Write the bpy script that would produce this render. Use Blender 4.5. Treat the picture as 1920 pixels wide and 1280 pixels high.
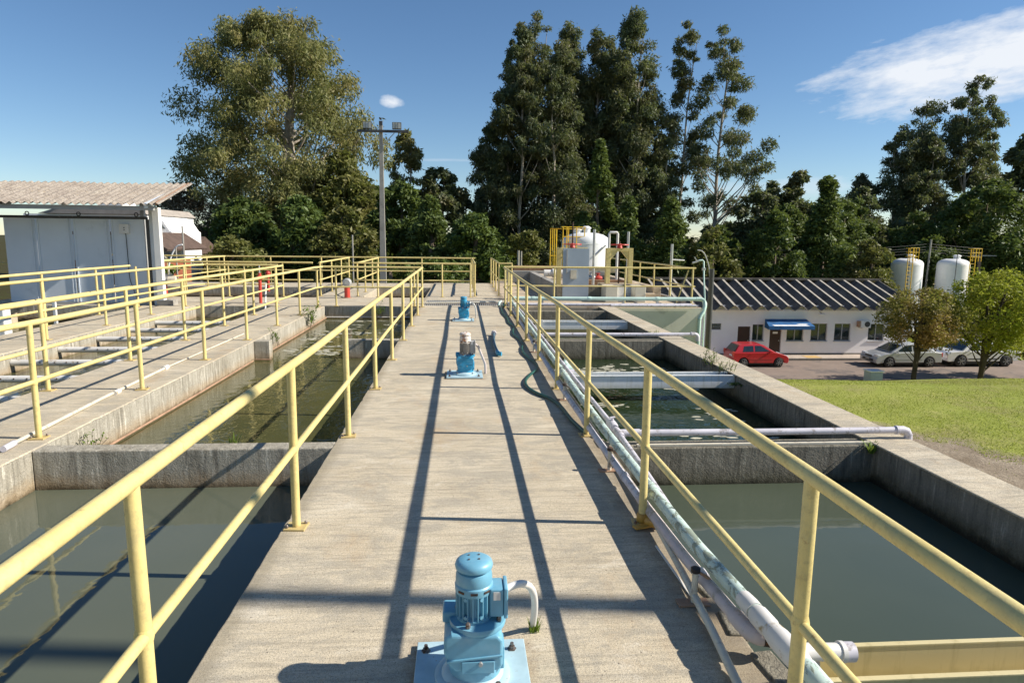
import bpy, math, random
import numpy as np
from mathutils import Vector, Matrix

for _o in list(bpy.data.objects):
    bpy.data.objects.remove(_o)
SC = bpy.context.scene
COL = SC.collection
rad = math.radians

# ------------------------------------------------------------------ camera
cam_d = bpy.data.cameras.new('camera')
cam = bpy.data.objects.new('camera', cam_d)
COL.objects.link(cam)
cam_d.sensor_width = 36.0
cam_d.lens = 1254.0 / 1920.0 * 36.0
cam_d.clip_start = 0.05
cam_d.clip_end = 3000.0
_R = Vector((0.99715, -0.07462, 0.01078)); _U = Vector((0.00063, 0.15128, 0.98849)); _F = Vector((0.07539, 0.98567, -0.1509))
cam.matrix_world = Matrix(((_R.x, _U.x, -_F.x, 0.0), (_R.y, _U.y, -_F.y, 0.0), (_R.z, _U.z, -_F.z, 1.8), (0, 0, 0, 1)))
SC.camera = cam

# ------------------------------------------------------------------ sky and sun
SUN_EL = 35.0
SUN_AZ = 96.0            # degrees from +Y towards +X
w = bpy.data.worlds.new('World'); SC.world = w; w.use_nodes = True
nt = w.node_tree; nt.nodes.clear()
def wn(t, **k):
    n = nt.nodes.new(t)
    for a, b in k.items(): setattr(n, a, b)
    return n
wout = wn('ShaderNodeOutputWorld'); bg = wn('ShaderNodeBackground'); bg.inputs['Strength'].default_value = 0.072
sky = wn('ShaderNodeTexSky', sky_type='NISHITA'); sky.sun_disc = False
sky.sun_elevation = rad(SUN_EL); sky.sun_rotation = rad(SUN_AZ); sky.altitude = 900; sky.air_density = 1.0; sky.dust_density = 0.1; sky.ozone_density = 3.2
tc = wn('ShaderNodeTexCoord')
def wmath(op, a, b=None, clamp=False):
    n = wn('ShaderNodeMath', operation=op); n.use_clamp = clamp
    for i, v in enumerate((a, b)):
        if v is None: continue
        if isinstance(v, (int, float)): n.inputs[i].default_value = v
        else: nt.links.new(v, n.inputs[i])
    return n.outputs[0]
def wdot(vec):
    n = wn('ShaderNodeVectorMath', operation='DOT_PRODUCT'); nt.links.new(tc.outputs['Generated'], n.inputs[0]); n.inputs[1].default_value = vec
    return n.outputs['Value']
def cloud_mask(az, el, half_w, half_h, tilt, nscale, stretch, seed, soft, thr):
    """a bank of cloud round the compass direction az (from +Y to +X) and elevation el, degrees"""
    a, e = rad(az), rad(el)
    c = Vector((math.sin(a) * math.cos(e), math.cos(a) * math.cos(e), math.sin(e)))
    e1 = Vector((math.cos(a), -math.sin(a), 0)); e2 = e1.cross(c)
    t = rad(tilt); f1 = e1 * math.cos(t) + e2 * math.sin(t); f2 = e2 * math.cos(t) - e1 * math.sin(t)
    p, q, d = wdot(f1), wdot(f2), wdot(c)
    noise = wn('ShaderNodeTexNoise'); noise.inputs['Detail'].default_value = 7; noise.inputs['Roughness'].default_value = 0.62; noise.inputs['Scale'].default_value = nscale
    comb = wn('ShaderNodeCombineXYZ'); nt.links.new(p, comb.inputs[0]); nt.links.new(wmath('MULTIPLY', q, stretch), comb.inputs[1]); comb.inputs[2].default_value = seed
    nt.links.new(comb.outputs[0], noise.inputs['Vector'])
    n = noise.outputs['Fac']
    r = wmath('ADD', wmath('POWER', wmath('ABSOLUTE', wmath('DIVIDE', p, half_w)), 2.0), wmath('POWER', wmath('ABSOLUTE', wmath('DIVIDE', q, half_h)), 2.0))
    v = wmath('SUBTRACT', wmath('SUBTRACT', 1.0, r), wmath('MULTIPLY', wmath('SUBTRACT', thr, n), soft))
    v = wmath('MULTIPLY', v, 0.95, True)
    v = wmath('MULTIPLY', v, wmath('GREATER_THAN', d, 0.2))
    return v
masks = [cloud_mask(38.4, 12.1, 0.175, 0.046, 6, 10.0, 3.0, 1.0, 3.4, 0.44),
         cloud_mask(32.2, 9.9, 0.06, 0.012, 9, 16.0, 3.5, 4.0, 3.0, 0.57),
         cloud_mask(-5.6, 10.75, 0.0185, 0.0095, -2, 32.0, 1.6, 7.0, 2.2, 0.50),
         cloud_mask(25.5, 4.2, 0.12, 0.017, 2, 9.0, 3.5, 9.0, 3.0, 0.62),
         cloud_mask(-1.0, 6.4, 0.06, 0.0028, 0.5, 12.0, 6.0, 3.0, 2.4, 0.62)]
gain = [1.0, 0.75, 0.95, 0.5, 0.28]
acc = None
for m_, g_ in zip(masks, gain):
    s_ = wmath('MULTIPLY', m_, g_)
    acc = s_ if acc is None else wmath('MAXIMUM', acc, s_)
mix = wn('ShaderNodeMixRGB'); mix.inputs['Color2'].default_value = (7.6, 8.0, 8.6, 1)
hs = wn('ShaderNodeHueSaturation'); hs.inputs['Saturation'].default_value = 1.10; hs.inputs['Value'].default_value = 1.06; nt.links.new(sky.outputs[0], hs.inputs['Color'])
nt.links.new(acc, mix.inputs['Fac']); nt.links.new(hs.outputs[0], mix.inputs['Color1'])
nt.links.new(mix.outputs[0], bg.inputs['Color']); nt.links.new(bg.outputs[0], wout.inputs[0])

sun_d = bpy.data.lights.new('sun', 'SUN'); sun_d.energy = 4.8; sun_d.angle = rad(0.53); sun_d.color = (1.0, 0.93, 0.82)
sun = bpy.data.objects.new('sun', sun_d); COL.objects.link(sun)
_sd = Vector((math.sin(rad(SUN_AZ)) * math.cos(rad(SUN_EL)), math.cos(rad(SUN_AZ)) * math.cos(rad(SUN_EL)), math.sin(rad(SUN_EL))))
sun.rotation_euler = _sd.to_track_quat('Z', 'Y').to_euler(); sun.location = (60, -8, 60)

SC.view_settings.view_transform = 'Standard'; SC.view_settings.look = 'None'; SC.view_settings.gamma = 1.0
SC.view_settings.exposure = 0.65; SC.view_settings.use_curve_mapping = False
SC.render.engine = 'CYCLES'
SC.cycles.max_bounces = 6; SC.cycles.transparent_max_bounces = 8; SC.cycles.use_denoising = True

# ------------------------------------------------------------------ materials
MATS = {}
class N:
    """small node-tree helper"""
    def __init__(s, name):
        s.m = bpy.data.materials.new(name); s.m.use_nodes = True; s.t = s.m.node_tree; s.t.nodes.clear()
        s.out = s.t.nodes.new('ShaderNodeOutputMaterial'); s.p = s.t.nodes.new('ShaderNodeBsdfPrincipled')
        s.t.links.new(s.p.outputs[0], s.out.inputs[0]); s.geo = s.t.nodes.new('ShaderNodeNewGeometry')
        s.oi = None
    def n(s, t, **k):
        x = s.t.nodes.new(t)
        for a, b in k.items(): setattr(x, a, b)
        return x
    def l(s, a, b): s.t.links.new(a, b)
    def pos(s, scale=(1, 1, 1), loc=(0, 0, 0)):
        mp = s.n('ShaderNodeMapping'); mp.inputs['Scale'].default_value = scale; mp.inputs['Location'].default_value = loc
        s.l(s.geo.outputs['Position'], mp.inputs['Vector']); return mp.outputs[0]
    def noise(s, scale, detail=4, rough=0.6, vec=None, dist=0.0):
        x = s.n('ShaderNodeTexNoise'); x.inputs['Scale'].default_value = scale; x.inputs['Detail'].default_value = detail
        x.inputs['Roughness'].default_value = rough; x.inputs['Distortion'].default_value = dist
        s.l(vec if vec is not None else s.pos(), x.inputs['Vector']); return x.outputs['Fac']
    def ramp(s, fac, lo, hi, a=0.0, b=1.0):
        x = s.n('ShaderNodeMapRange'); x.inputs['From Min'].default_value = lo; x.inputs['From Max'].default_value = hi
        x.inputs['To Min'].default_value = a; x.inputs['To Max'].default_value = b; s.l(fac, x.inputs['Value']); return x.outputs[0]
    def mix(s, fac, c1, c2, mode='MIX'):
        x = s.n('ShaderNodeMixRGB', blend_type=mode)
        for i, v in ((0, fac), (1, c1), (2, c2)):
            if isinstance(v, (int, float)): x.inputs[i].default_value = v
            elif isinstance(v, (tuple, list)): x.inputs[i].default_value = (v[0], v[1], v[2], 1)
            else: s.l(v, x.inputs[i])
        return x.outputs[0]
    def math(s, op, a, b=0.0, clamp=False):
        x = s.n('ShaderNodeMath', operation=op); x.use_clamp = clamp
        for i, v in enumerate((a, b)):
            if isinstance(v, (int, float)): x.inputs[i].default_value = v
            else: s.l(v, x.inputs[i])
        return x.outputs[0]
    def xyz(s):
        x = s.n('ShaderNodeSeparateXYZ'); s.l(s.geo.outputs['Position'], x.inputs[0]); return x.outputs
    def bump(s, h, dist=0.01, strength=1.0):
        x = s.n('ShaderNodeBump'); x.inputs['Distance'].default_value = dist; x.inputs['Strength'].default_value = strength
        s.l(h, x.inputs['Height']); s.l(x.outputs[0], s.p.inputs['Normal'])
    def fin(s, color, rough=0.7, metal=0.0, spec=0.5):
        if isinstance(color, (tuple, list)): s.p.inputs['Base Color'].default_value = (color[0], color[1], color[2], 1)
        else: s.l(color, s.p.inputs['Base Color'])
        if isinstance(rough, (int, float)): s.p.inputs['Roughness'].default_value = rough
        else: s.l(rough, s.p.inputs['Roughness'])
        s.p.inputs['Metallic'].default_value = metal; s.p.inputs['Specular IOR Level'].default_value = spec
        MATS[s.m.name] = s.m; return s.m

def m_plain(name, c, rough=0.6, metal=0.0, var=0.12, vscale=3.0, dirt=None, dscale=9.0, dthr=0.62, spec=0.5):
    x = N(name); n = x.noise(vscale, 3)
    col = x.mix(x.ramp(n, 0.3, 0.7), [v * (1 - var) for v in c], [min(1, v * (1 + var)) for v in c])
    if dirt is not None:
        d = x.noise(dscale, 6, 0.7)
        col = x.mix(x.ramp(d, dthr, dthr + 0.1), col, dirt)
    return x.fin(col, rough, metal, spec)

# sunlit concrete of decks: cross brush marks, blotches, pores
def m_deck():
    x = N('deck_concrete')
    big = x.noise(0.9, 5, 0.65, dist=0.4); mid = x.noise(5.0, 5, 0.7); fine = x.noise(120, 3, 0.7)
    streak = x.noise(1.0, 6, 0.7, x.pos((2.2, 26, 8)), 0.6); streak2 = x.noise(1.0, 4, 0.6, x.pos((5, 95, 8)))
    col = x.mix(x.ramp(big, 0.3, 0.7), (0.54, 0.455, 0.32), (0.68, 0.595, 0.445))
    col = x.mix(x.ramp(streak, 0.48, 0.64, 0, 0.6), col, (0.30, 0.265, 0.205))
    blot = x.noise(2.3, 7, 0.78, x.pos((0.8, 1.5, 1), (11, 5, 0)), 0.6); col = x.mix(x.ramp(blot, 0.49, 0.57, 0, 0.6), col, (0.36, 0.33, 0.27)); col = x.mix(x.ramp(blot, 0.44, 0.34, 0, 0.5), col, (0.74, 0.68, 0.56))
    col = x.mix(x.ramp(mid, 0.5, 0.8, 0, 0.35), col, (0.56, 0.50, 0.41))
    col = x.mix(x.ramp(streak2, 0.54, 0.72, 0, 0.4), col, (0.26, 0.22, 0.16))
    col = x.mix(x.ramp(x.noise(75, 5, 0.8), 0.50, 0.62, 0, 0.6), col, (0.23, 0.20, 0.155))
    vor = x.n('ShaderNodeTexVoronoi'); vor.inputs['Scale'].default_value = 26; x.l(x.pos(), vor.inputs['Vector'])
    pit = x.ramp(vor.outputs['Distance'], 0.06, 0.13, 1, 0)
    sparse = x.ramp(x.noise(7, 2), 0.52, 0.58)
    col = x.mix(x.math('MULTIPLY', pit, sparse), col, (0.10, 0.085, 0.07))
    st = x.noise(1.7, 6, 0.72, x.pos((1, 0.5, 1), (7, 3, 0)))
    col = x.mix(x.ramp(st, 0.55, 0.75, 0, 0.6), col, (0.42, 0.28, 0.15))
    hair = x.ramp(x.math('ABSOLUTE', x.math('SUBTRACT', x.noise(1.0, 5, 0.75, x.pos((1.1, 1.6, 1), (2, 2, 0)), 0.3), 0.5)), 0.0, 0.004, 0.55, 0)
    col = x.mix(x.math('MULTIPLY', hair, x.ramp(x.noise(0.8, 2), 0.5, 0.6)), col, (0.12, 0.10, 0.08))
    # moss-darkened band along the wet outer edges
    sp = x.noise(210, 2, 0.5); col = x.mix(x.ramp(sp, 0.55, 0.66, 0, 0.7), col, (0.17, 0.145, 0.11)); col = x.mix(x.ramp(sp, 0.40, 0.30, 0, 0.45), col, (0.72, 0.66, 0.55))
    pz = x.xyz(); wob = x.noise(6, 6, 0.75)
    for cy_ in (2.53, 8.78, 14.85):
        dx_ = x.math('ABSOLUTE', x.math('SUBTRACT', pz[0], 0.045)); dy_ = x.math('ABSOLUTE', x.math('SUBTRACT', pz[1], cy_))
        dd = x.math('SUBTRACT', x.math('MAXIMUM', dx_, dy_), x.math('MULTIPLY', wob, 0.20))
        col = x.mix(x.ramp(dd, 0.20, 0.10, 0, 0.75), col, (0.20, 0.115, 0.06))
    # damp dirt that collects along the right-hand pipe side
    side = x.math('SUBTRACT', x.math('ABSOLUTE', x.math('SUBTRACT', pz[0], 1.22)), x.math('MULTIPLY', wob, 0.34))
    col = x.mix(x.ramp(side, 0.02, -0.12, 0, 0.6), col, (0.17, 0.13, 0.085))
    side2 = x.math('SUBTRACT', x.math('ABSOLUTE', x.math('ADD', pz[0], 1.1)), x.math('MULTIPLY', wob, 0.16))
    col = x.mix(x.ramp(side2, 0.02, -0.06, 0, 0.55), col, (0.26, 0.22, 0.15))
    e = x.noise(3.0, 6, 0.7, x.pos((1, 1, 1), (3, 9, 0)))
    col = x.mix(x.ramp(e, 0.62, 0.78, 0, 0.5), col, (0.17, 0.155, 0.125))
    h = x.math('ADD', x.math('MULTIPLY', streak2, 0.7), x.math('MULTIPLY', fine, 0.8))
    x.bump(h, 0.0045, 0.8)
    return x.fin(col, 0.9, 0, 0.2)

# basin walls: drips, rust and a black algae rim above the water (z -0.34)
def m_wall(name, a, b, rust, algae_top):
    x = N(name)
    big = x.noise(1.6, 6, 0.7); drip = x.noise(1.0, 5, 0.7, x.pos((16, 16, 1.6))); fine = x.noise(60, 4, 0.7)
    col = x.mix(x.ramp(big, 0.3, 0.7), a, b)
    col = x.mix(x.ramp(drip, 0.48, 0.68, 0, 0.75), col, [v * 0.42 for v in a])
    col = x.mix(x.ramp(x.noise(1.0, 5, 0.7, x.pos((22, 22, 2.2), (4, 4, 4))), 0.56, 0.7, 0, 0.8), col, [min(1, v * 1.7) for v in b])
    col = x.mix(x.ramp(fine, 0.3, 0.8, 0.4, 0), col, (0.06, 0.055, 0.045))
    z = x.math('ADD', x.xyz()[2], x.math('MULTIPLY', x.noise(9, 5, 0.7), 0.16))
    col = x.mix(x.ramp(z, algae_top + 0.14, algae_top - 0.03, 0, 0.7), col, rust)
    col = x.mix(x.ramp(z, algae_top + 0.03, algae_top - 0.05, 0, 0.95), col, (0.025, 0.024, 0.016))
    x.bump(x.math('ADD', fine, x.math('MULTIPLY', x.noise(14, 5, 0.7), 1.5)), 0.012, 0.9)
    return x.fin(col, 0.92, 0, 0.2)
M_deck = m_deck()
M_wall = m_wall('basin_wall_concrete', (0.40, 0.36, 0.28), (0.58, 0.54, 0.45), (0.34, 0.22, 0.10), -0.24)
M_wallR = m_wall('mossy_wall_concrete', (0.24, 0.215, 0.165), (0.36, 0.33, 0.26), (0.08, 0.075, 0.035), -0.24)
M_beige = m_plain('painted_beige_wall', (0.66, 0.63, 0.52), .85, var=.08, vscale=1.5, dirt=(0.50, 0.47, 0.38), dscale=2.2, dthr=.55)
M_sand = m_plain('sandy_concrete', (0.46, 0.37, 0.26), 0.9, var=0.2, vscale=2.5, dirt=(0.24, 0.15, 0.08), dscale=3, dthr=0.56)
M_rustwall = m_plain('rust_stained_concrete', (0.30, 0.17, 0.09), 0.9, var=0.3, vscale=4, dirt=(0.14, 0.08, 0.05), dscale=5, dthr=0.55)
M_drybed = m_plain('dark_silt', (0.09, 0.055, 0.03), 0.9, var=0.3, vscale=2)

def m_rail():
    x = N('cream_yellow_paint')
    n = x.noise(2.5, 4); g = x.noise(26, 6, 0.75); r = x.noise(11, 6, 0.8, x.pos((1, 1, 1), (5, 5, 5)))
    col = x.mix(x.ramp(n, 0.3, 0.7), (0.64, 0.51, 0.19), (0.75, 0.62, 0.27))
    col = x.mix(x.ramp(g, 0.50, 0.68, 0, 0.6), col, (0.42, 0.33, 0.15)); col = x.mix(x.ramp(x.noise(7, 5, 0.7, x.pos((1, 1, 1), (2, 8, 5))), 0.52, 0.7, 0, 0.5), col, (0.50, 0.43, 0.22))
    col = x.mix(x.ramp(r, 0.62, 0.70, 0, 0.8), col, (0.35, 0.20, 0.08))
    foot = x.math('SUBTRACT', x.xyz()[2], x.math('MULTIPLY', x.noise(18, 4, 0.7), 0.05))
    col = x.mix(x.ramp(foot, 0.010, -0.02, 0, 0.6), col, (0.36, 0.24, 0.11))
    chip = x.noise(55, 5, 0.8, x.pos((1, 1, 1), (1, 7, 3)))
    col = x.mix(x.ramp(chip, 0.70, 0.73, 0, 0.8), col, (0.30, 0.24, 0.14))
    x.bump(x.math('ADD', g, chip), 0.002, 0.6)
    return x.fin(col, x.ramp(g, 0.3, 0.8, 0.38, 0.62), 0, 0.4)
M_rail = m_rail()
M_clamp = m_plain('orange_yellow_paint', (0.62, 0.34, 0.06), 0.5, var=0.3, dirt=(0.22, 0.10, 0.04), dscale=20, dthr=0.55)
M_brightyellow = m_plain('bright_yellow_paint', (0.80, 0.50, 0.02), 0.5)

def m_water(name, c1, c2, rip, scale, rough=0.02, sheen=1.0):
    x = N(name)
    n = x.noise(0.5, 3); col = x.mix(x.ramp(n, 0.35, 0.65), c1, c2)
    h = x.noise(1.0, 3, 0.55, x.pos((scale, scale * 0.8, 1)), 0.5)
    h2 = x.noise(1.0, 2, 0.5, x.pos((scale * 3.1, scale * 2.2, 1)))
    x.bump(x.math('ADD', h, x.math('MULTIPLY', h2, 0.3)), rip, 0.6)
    x.p.inputs['IOR'].default_value = 1.34
    return x.fin(col, rough, 0, 0.5)
M_waterL1 = m_water('murky_grey_green_water', (0.092, 0.105, 0.075), (0.108, 0.118, 0.085), 0.0045, 2.2)
M_waterL2 = m_water('olive_rippled_water', (0.095, 0.088, 0.034), (0.062, 0.066, 0.028), 0.013, 4.0)
M_waterR1 = m_water('grey_green_still_water', (0.060, 0.076, 0.054), (0.072, 0.088, 0.062), 0.005, 1.6)
M_waterR2 = m_water('dark_green_water', (0.016, 0.030, 0.014), (0.026, 0.040, 0.018), 0.020, 4.0)
M_waterB = m_water('brown_tank_water', (0.06, 0.033, 0.014), (0.08, 0.045, 0.02), 0.01, 3.0)
M_scum = m_plain('pale_scum', (0.45, 0.43, 0.33), 0.9, var=0.3, vscale=14)

M_white = m_plain('white_paint', (0.74, 0.74, 0.72), 0.6, var=0.05, dirt=(0.50, 0.48, 0.42), dscale=4, dthr=0.66)
def m_trough(name, c, dirt):
    x = N(name)
    col = x.mix(x.ramp(x.noise(1.2, 4), 0.3, 0.7), [v * 0.88 for v in c], c)
    col = x.mix(x.ramp(x.noise(1.0, 5, 0.7, x.pos((14, 14, 1.5))), 0.52, 0.75, 0, 0.6), col, dirt)
    z = x.math('ADD', x.xyz()[2], x.math('MULTIPLY', x.noise(7, 5, 0.7), 0.08))
    col = x.mix(x.ramp(z, -0.07, -0.16, 0, 0.7), col, dirt)
    return x.fin(col, 0.45, 0, 0.4)
M_trough = m_trough('white_fibreglass', (0.86, 0.87, 0.86), (0.42, 0.41, 0.27))
M_troughY = m_trough('yellowed_fibreglass', (0.66, 0.56, 0.30), (0.30, 0.24, 0.09))
M_bluewall = m_plain('blue_grey_panel_paint', (0.66, 0.71, 0.76), 0.5, var=0.05, vscale=1.2, dirt=(0.56, 0.61, 0.66), dscale=2.5, dthr=0.6)
M_gate = m_plain('dull_blue_gate_paint', (0.33, 0.39, 0.46), 0.55, var=0.08, vscale=1.5)
M_darkmetal = m_plain('dark_weathered_metal', (0.055, 0.055, 0.055), 0.55, dirt=(0.25, 0.22, 0.18), dscale=20, dthr=0.6)
M_greymetal = m_plain('grey_metal', (0.36, 0.36, 0.35), 0.5, var=0.15)
M_galv = m_plain('galvanised_metal', (0.50, 0.50, 0.48), 0.42, 0.5, var=0.15, dirt=(0.3, 0.24, 0.18), dscale=12)
def m_paintchip(name, c, chip, metal=0.0, thr=0.66):
    x = N(name); n = x.noise(6, 3); g = x.noise(30, 6, 0.8); ag = x.noise(5, 4, 0.7, x.pos((1, 1, 1), (9, 2, 4)))
    col = x.mix(x.ramp(n, 0.3, 0.7), [v * 0.82 for v in c], [min(1, v * 1.15) for v in c])
    col = x.mix(x.ramp(ag, 0.5, 0.8, 0, 0.3), col, (0.55, 0.6, 0.62))
    col = x.mix(x.ramp(g, thr, thr + 0.06, 0, 0.9), col, chip)
    x.bump(g, 0.001, 0.5)
    return x.fin(col, 0.42, metal, 0.5)
M_blue = m_paintchip('light_blue_machine_paint', (0.15, 0.37, 0.50), (0.24, 0.12, 0.06))
M_blue2 = m_paintchip('strong_blue_machine_paint', (0.018, 0.27, 0.46), (0.2, 0.12, 0.07), thr=0.7)
M_bluepale = m_paintchip('faded_blue_plate_paint', (0.42, 0.58, 0.64), (0.30, 0.20, 0.12), thr=0.62)
M_alu = m_plain('dull_aluminium', (0.42, 0.40, 0.37), 0.5, 0.35, var=0.2, vscale=20)
M_rustcap = m_plain('rust_streaked_white_cap', (0.62, 0.56, 0.50), 0.55, var=0.1, dirt=(0.45, 0.20, 0.09), dscale=14, dthr=0.52)
M_dirtywhite = m_plain('scuffed_white_plastic', (0.68, 0.66, 0.62), 0.5, var=0.08, dirt=(0.16, 0.12, 0.1), dscale=60, dthr=0.63)
M_steel = m_plain('rusty_bolt_steel', (0.22, 0.19, 0.17), 0.45, 0.6, var=0.3, vscale=40, dirt=(0.12, 0.05, 0.02), dscale=60, dthr=0.5)
def m_flake(name, under, over, thr, scale=13.0):
    x = N(name); g = x.noise(scale, 6, 0.75, x.pos((1, 0.45, 1)), 0.8)
    col = x.mix(x.ramp(x.noise(3, 3), 0.3, 0.7), [v * 0.85 for v in over], over)
    col = x.mix(x.ramp(g, thr, thr + 0.03), col, under)
    col = x.mix(x.ramp(x.noise(9, 5, 0.7, x.pos((1, 1, 1), (3, 3, 3))), 0.6, 0.75, 0, 0.7), col, (0.22, 0.2, 0.12))
    x.bump(x.ramp(g, thr, thr + 0.03), 0.003, 0.8)
    return x.fin(col, 0.5, 0, 0.4)
M_greenpipe = m_flake('flaking_mint_green_paint', (0.27, 0.31, 0.24), (0.56, 0.69, 0.62), 0.53, 17.0)
M_teal = m_plain('mint_green_paint', (0.50, 0.66, 0.59), 0.5, var=0.12, dirt=(0.5, 0.5, 0.42), dscale=8)
M_lav = m_plain('lavender_grey_pvc', (0.58, 0.555, 0.60), 0.5, var=0.15, vscale=5, dirt=(0.28, 0.25, 0.24), dscale=12, dthr=0.54)
M_greypvc = m_plain('dusty_grey_pvc', (0.55, 0.48, 0.47), 0.6, var=0.15, vscale=6, dirt=(0.30, 0.26, 0.2), dscale=9, dthr=0.55)
M_pvcwhite = m_plain('stained_white_pvc', (0.66, 0.64, 0.60), 0.5, var=0.1, dirt=(0.34, 0.25, 0.13), dscale=11, dthr=0.58)
M_conduit = m_plain('dull_cream_conduit', (0.60, 0.55, 0.44), 0.6, var=0.15, vscale=5, dirt=(0.28, 0.22, 0.18), dscale=15, dthr=0.58)
M_rust = m_plain('black_rusty_iron', (0.035, 0.025, 0.02), 0.8, var=0.4, vscale=30, dirt=(0.12, 0.05, 0.02), dscale=20, dthr=0.5)
M_rustpipe = m_plain('rusty_brown_pipe', (0.36, 0.22, 0.14), 0.7, var=0.3, vscale=8)
M_hose = m_plain('dark_green_rubber', (0.012, 0.075, 0.058), 0.42, var=0.25, vscale=6)
M_red = m_plain('red_paint', (0.55, 0.055, 0.035), 0.45, var=0.2, dirt=(0.3, 0.1, 0.06), dscale=14, dthr=0.62)
M_black = m_plain('black_rubber', (0.015, 0.015, 0.016), 0.6)
M_orange = m_plain('orange_sticker', (0.6, 0.28, 0.06), 0.6)
M_asb = None
def m_roofsheet():
    x = N('weathered_fibre_cement')
    col = x.mix(x.ramp(x.noise(3, 5, 0.7), 0.3, 0.7), (0.24, 0.20, 0.17), (0.42, 0.37, 0.31))
    col = x.mix(x.ramp(x.noise(22, 5, 0.8), 0.5, 0.62, 0, 0.85), col, (0.085, 0.07, 0.055))
    col = x.mix(x.ramp(x.noise(11, 5, 0.8, x.pos((1, 1, 1), (8, 8, 1))), 0.58, 0.66, 0, 0.7), col, (0.33, 0.25, 0.13))
    return x.fin(col, 0.95, 0, 0.1)
M_sheet = m_roofsheet()
M_channel = m_plain('dark_fibre_cement_channel', (0.135, 0.118, 0.10), 0.85, var=0.3, vscale=1.2, dirt=(0.07, 0.06, 0.05), dscale=1.6, dthr=0.5)
M_channelrib = m_plain('pale_channel_edge', (0.40, 0.36, 0.30), 0.85, var=0.2)
M_housewall = m_plain('lavender_white_wall_paint', (0.88, 0.86, 0.86), 0.8, var=0.05, vscale=0.8)
M_darkbrown = m_plain('dark_brown_door_paint', (0.045, 0.02, 0.014), 0.5)
M_glassdark = m_plain('dark_window_glass', (0.02, 0.032, 0.035), 0.06, var=0.3, spec=0.9)
M_frame = m_plain('grey_aluminium_frame', (0.42, 0.43, 0.45), 0.4, 0.3)
M_awning = m_plain('blue_canvas', (0.012, 0.10, 0.27), 0.75, var=0.25)
M_awnwhite = m_plain('white_canvas_print', (0.78, 0.78, 0.78), 0.75)
M_asphalt = m_plain('worn_asphalt', (0.23, 0.175, 0.14), 0.95, var=0.14, vscale=1.0, dirt=(0.12, 0.10, 0.09), dscale=0.5, dthr=0.52)
M_pave = m_plain('pale_pavement', (0.46, 0.38, 0.31), 0.9, var=0.15, vscale=2)
M_kerb = m_plain('grey_kerb_stone', (0.2, 0.18, 0.16), 0.9)
M_yellowmark = m_plain('faded_yellow_marking', (0.55, 0.36, 0.13), 0.85, var=0.2)
def m_car(name, c, metal=0.0):
    x = N(name); x.p.inputs['Coat Weight'].default_value = 0.8; x.p.inputs['Coat Roughness'].default_value = 0.05
    return x.fin(c, 0.35, metal, 0.5)
M_carred = m_car('red_car_paint', (0.50, 0.012, 0.016))
M_carsilver = m_car('silver_car_paint', (0.52, 0.53, 0.54), 0.35)
M_carwhite = m_car('white_car_paint', (0.74, 0.74, 0.73))
M_rim = m_plain('alloy_rim', (0.55, 0.55, 0.55), 0.35, 0.6)
M_lens = m_plain('clear_lamp_lens', (0.65, 0.67, 0.7), 0.1, spec=0.8)
M_plastic = m_plain('black_plastic', (0.02, 0.02, 0.022), 0.5)
M_bark = m_plain('grey_brown_bark', (0.17, 0.13, 0.095), 0.9, var=0.35, vscale=2.5)
M_barkpale = m_plain('pale_eucalyptus_bark', (0.38, 0.33, 0.27), 0.85, var=0.3, vscale=1.2, dirt=(0.16, 0.12, 0.09), dscale=1.5, dthr=0.55)
M_barkdark = m_plain('dark_branch_bark', (0.06, 0.045, 0.03), 0.9, var=0.3)
M_brick = m_plain('red_brick', (0.28, 0.085, 0.04), 0.9, var=0.25, vscale=3)
M_tile = m_plain('brown_roof_tile', (0.10, 0.065, 0.05), 0.9, var=0.3, vscale=3)
M_oldroof = m_plain('grey_flat_roof', (0.33, 0.29, 0.25), 0.9, var=0.15)
M_pole = m_plain('grey_concrete_pole', (0.34, 0.32, 0.28), 0.9, var=0.15, vscale=2, dirt=(0.18, 0.16, 0.14), dscale=3, dthr=0.58)
M_lampglass = m_plain('floodlight_glass', (0.45, 0.46, 0.42), 0.15)
M_utility = m_plain('pale_blue_grey_box_paint', (0.38, 0.44, 0.47), 0.6)
M_cabin = m_plain('white_render', (0.84, 0.83, 0.81), 0.8, var=0.03)
M_tank = m_plain('white_tank_paint', (0.80, 0.80, 0.79), 0.45, var=0.04, dirt=(0.45, 0.25, 0.13), dscale=1.5, dthr=0.68)

def m_leaf(name, a, b, c, trans=0.35):
    """foliage: three real leaf colours mixed by leaf, part of the light passes through"""
    x = N(name)
    rnd = x.geo.outputs['Random Per Island']
    big = x.noise(0.45, 4, 0.6)
    col = x.mix(rnd, a, b); col = x.mix(x.ramp(big, 0.42, 0.66, 0, 0.8), col, c)
    x.l(col, x.p.inputs['Base Color']); x.p.inputs['Roughness'].default_value = 0.55; x.p.inputs['Specular IOR Level'].default_value = 0.35
    tr = x.n('ShaderNodeBsdfTranslucent'); x.l(x.mix(0.5, col, (0.16, 0.2, 0.03)), tr.inputs['Color'])
    ms = x.n('ShaderNodeMixShader'); ms.inputs[0].default_value = trans
    x.l(x.p.outputs[0], ms.inputs[1]); x.l(tr.outputs[0], ms.inputs[2]); x.l(ms.outputs[0], x.out.inputs[0])
    MATS[name] = x.m; return x.m
L_euc = m_leaf('olive_eucalyptus_leaves', (0.15, 0.17, 0.06), (0.31, 0.31, 0.125), (0.33, 0.27, 0.10), 0.45)
L_eucdk = m_leaf('dark_eucalyptus_leaves', (0.07, 0.098, 0.052), (0.165, 0.195, 0.10), (0.17, 0.145, 0.065), 0.4)
L_dark = m_leaf('deep_green_leaves', (0.055, 0.09, 0.022), (0.135, 0.18, 0.04), (0.09, 0.135, 0.04), 0.38)
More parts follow.
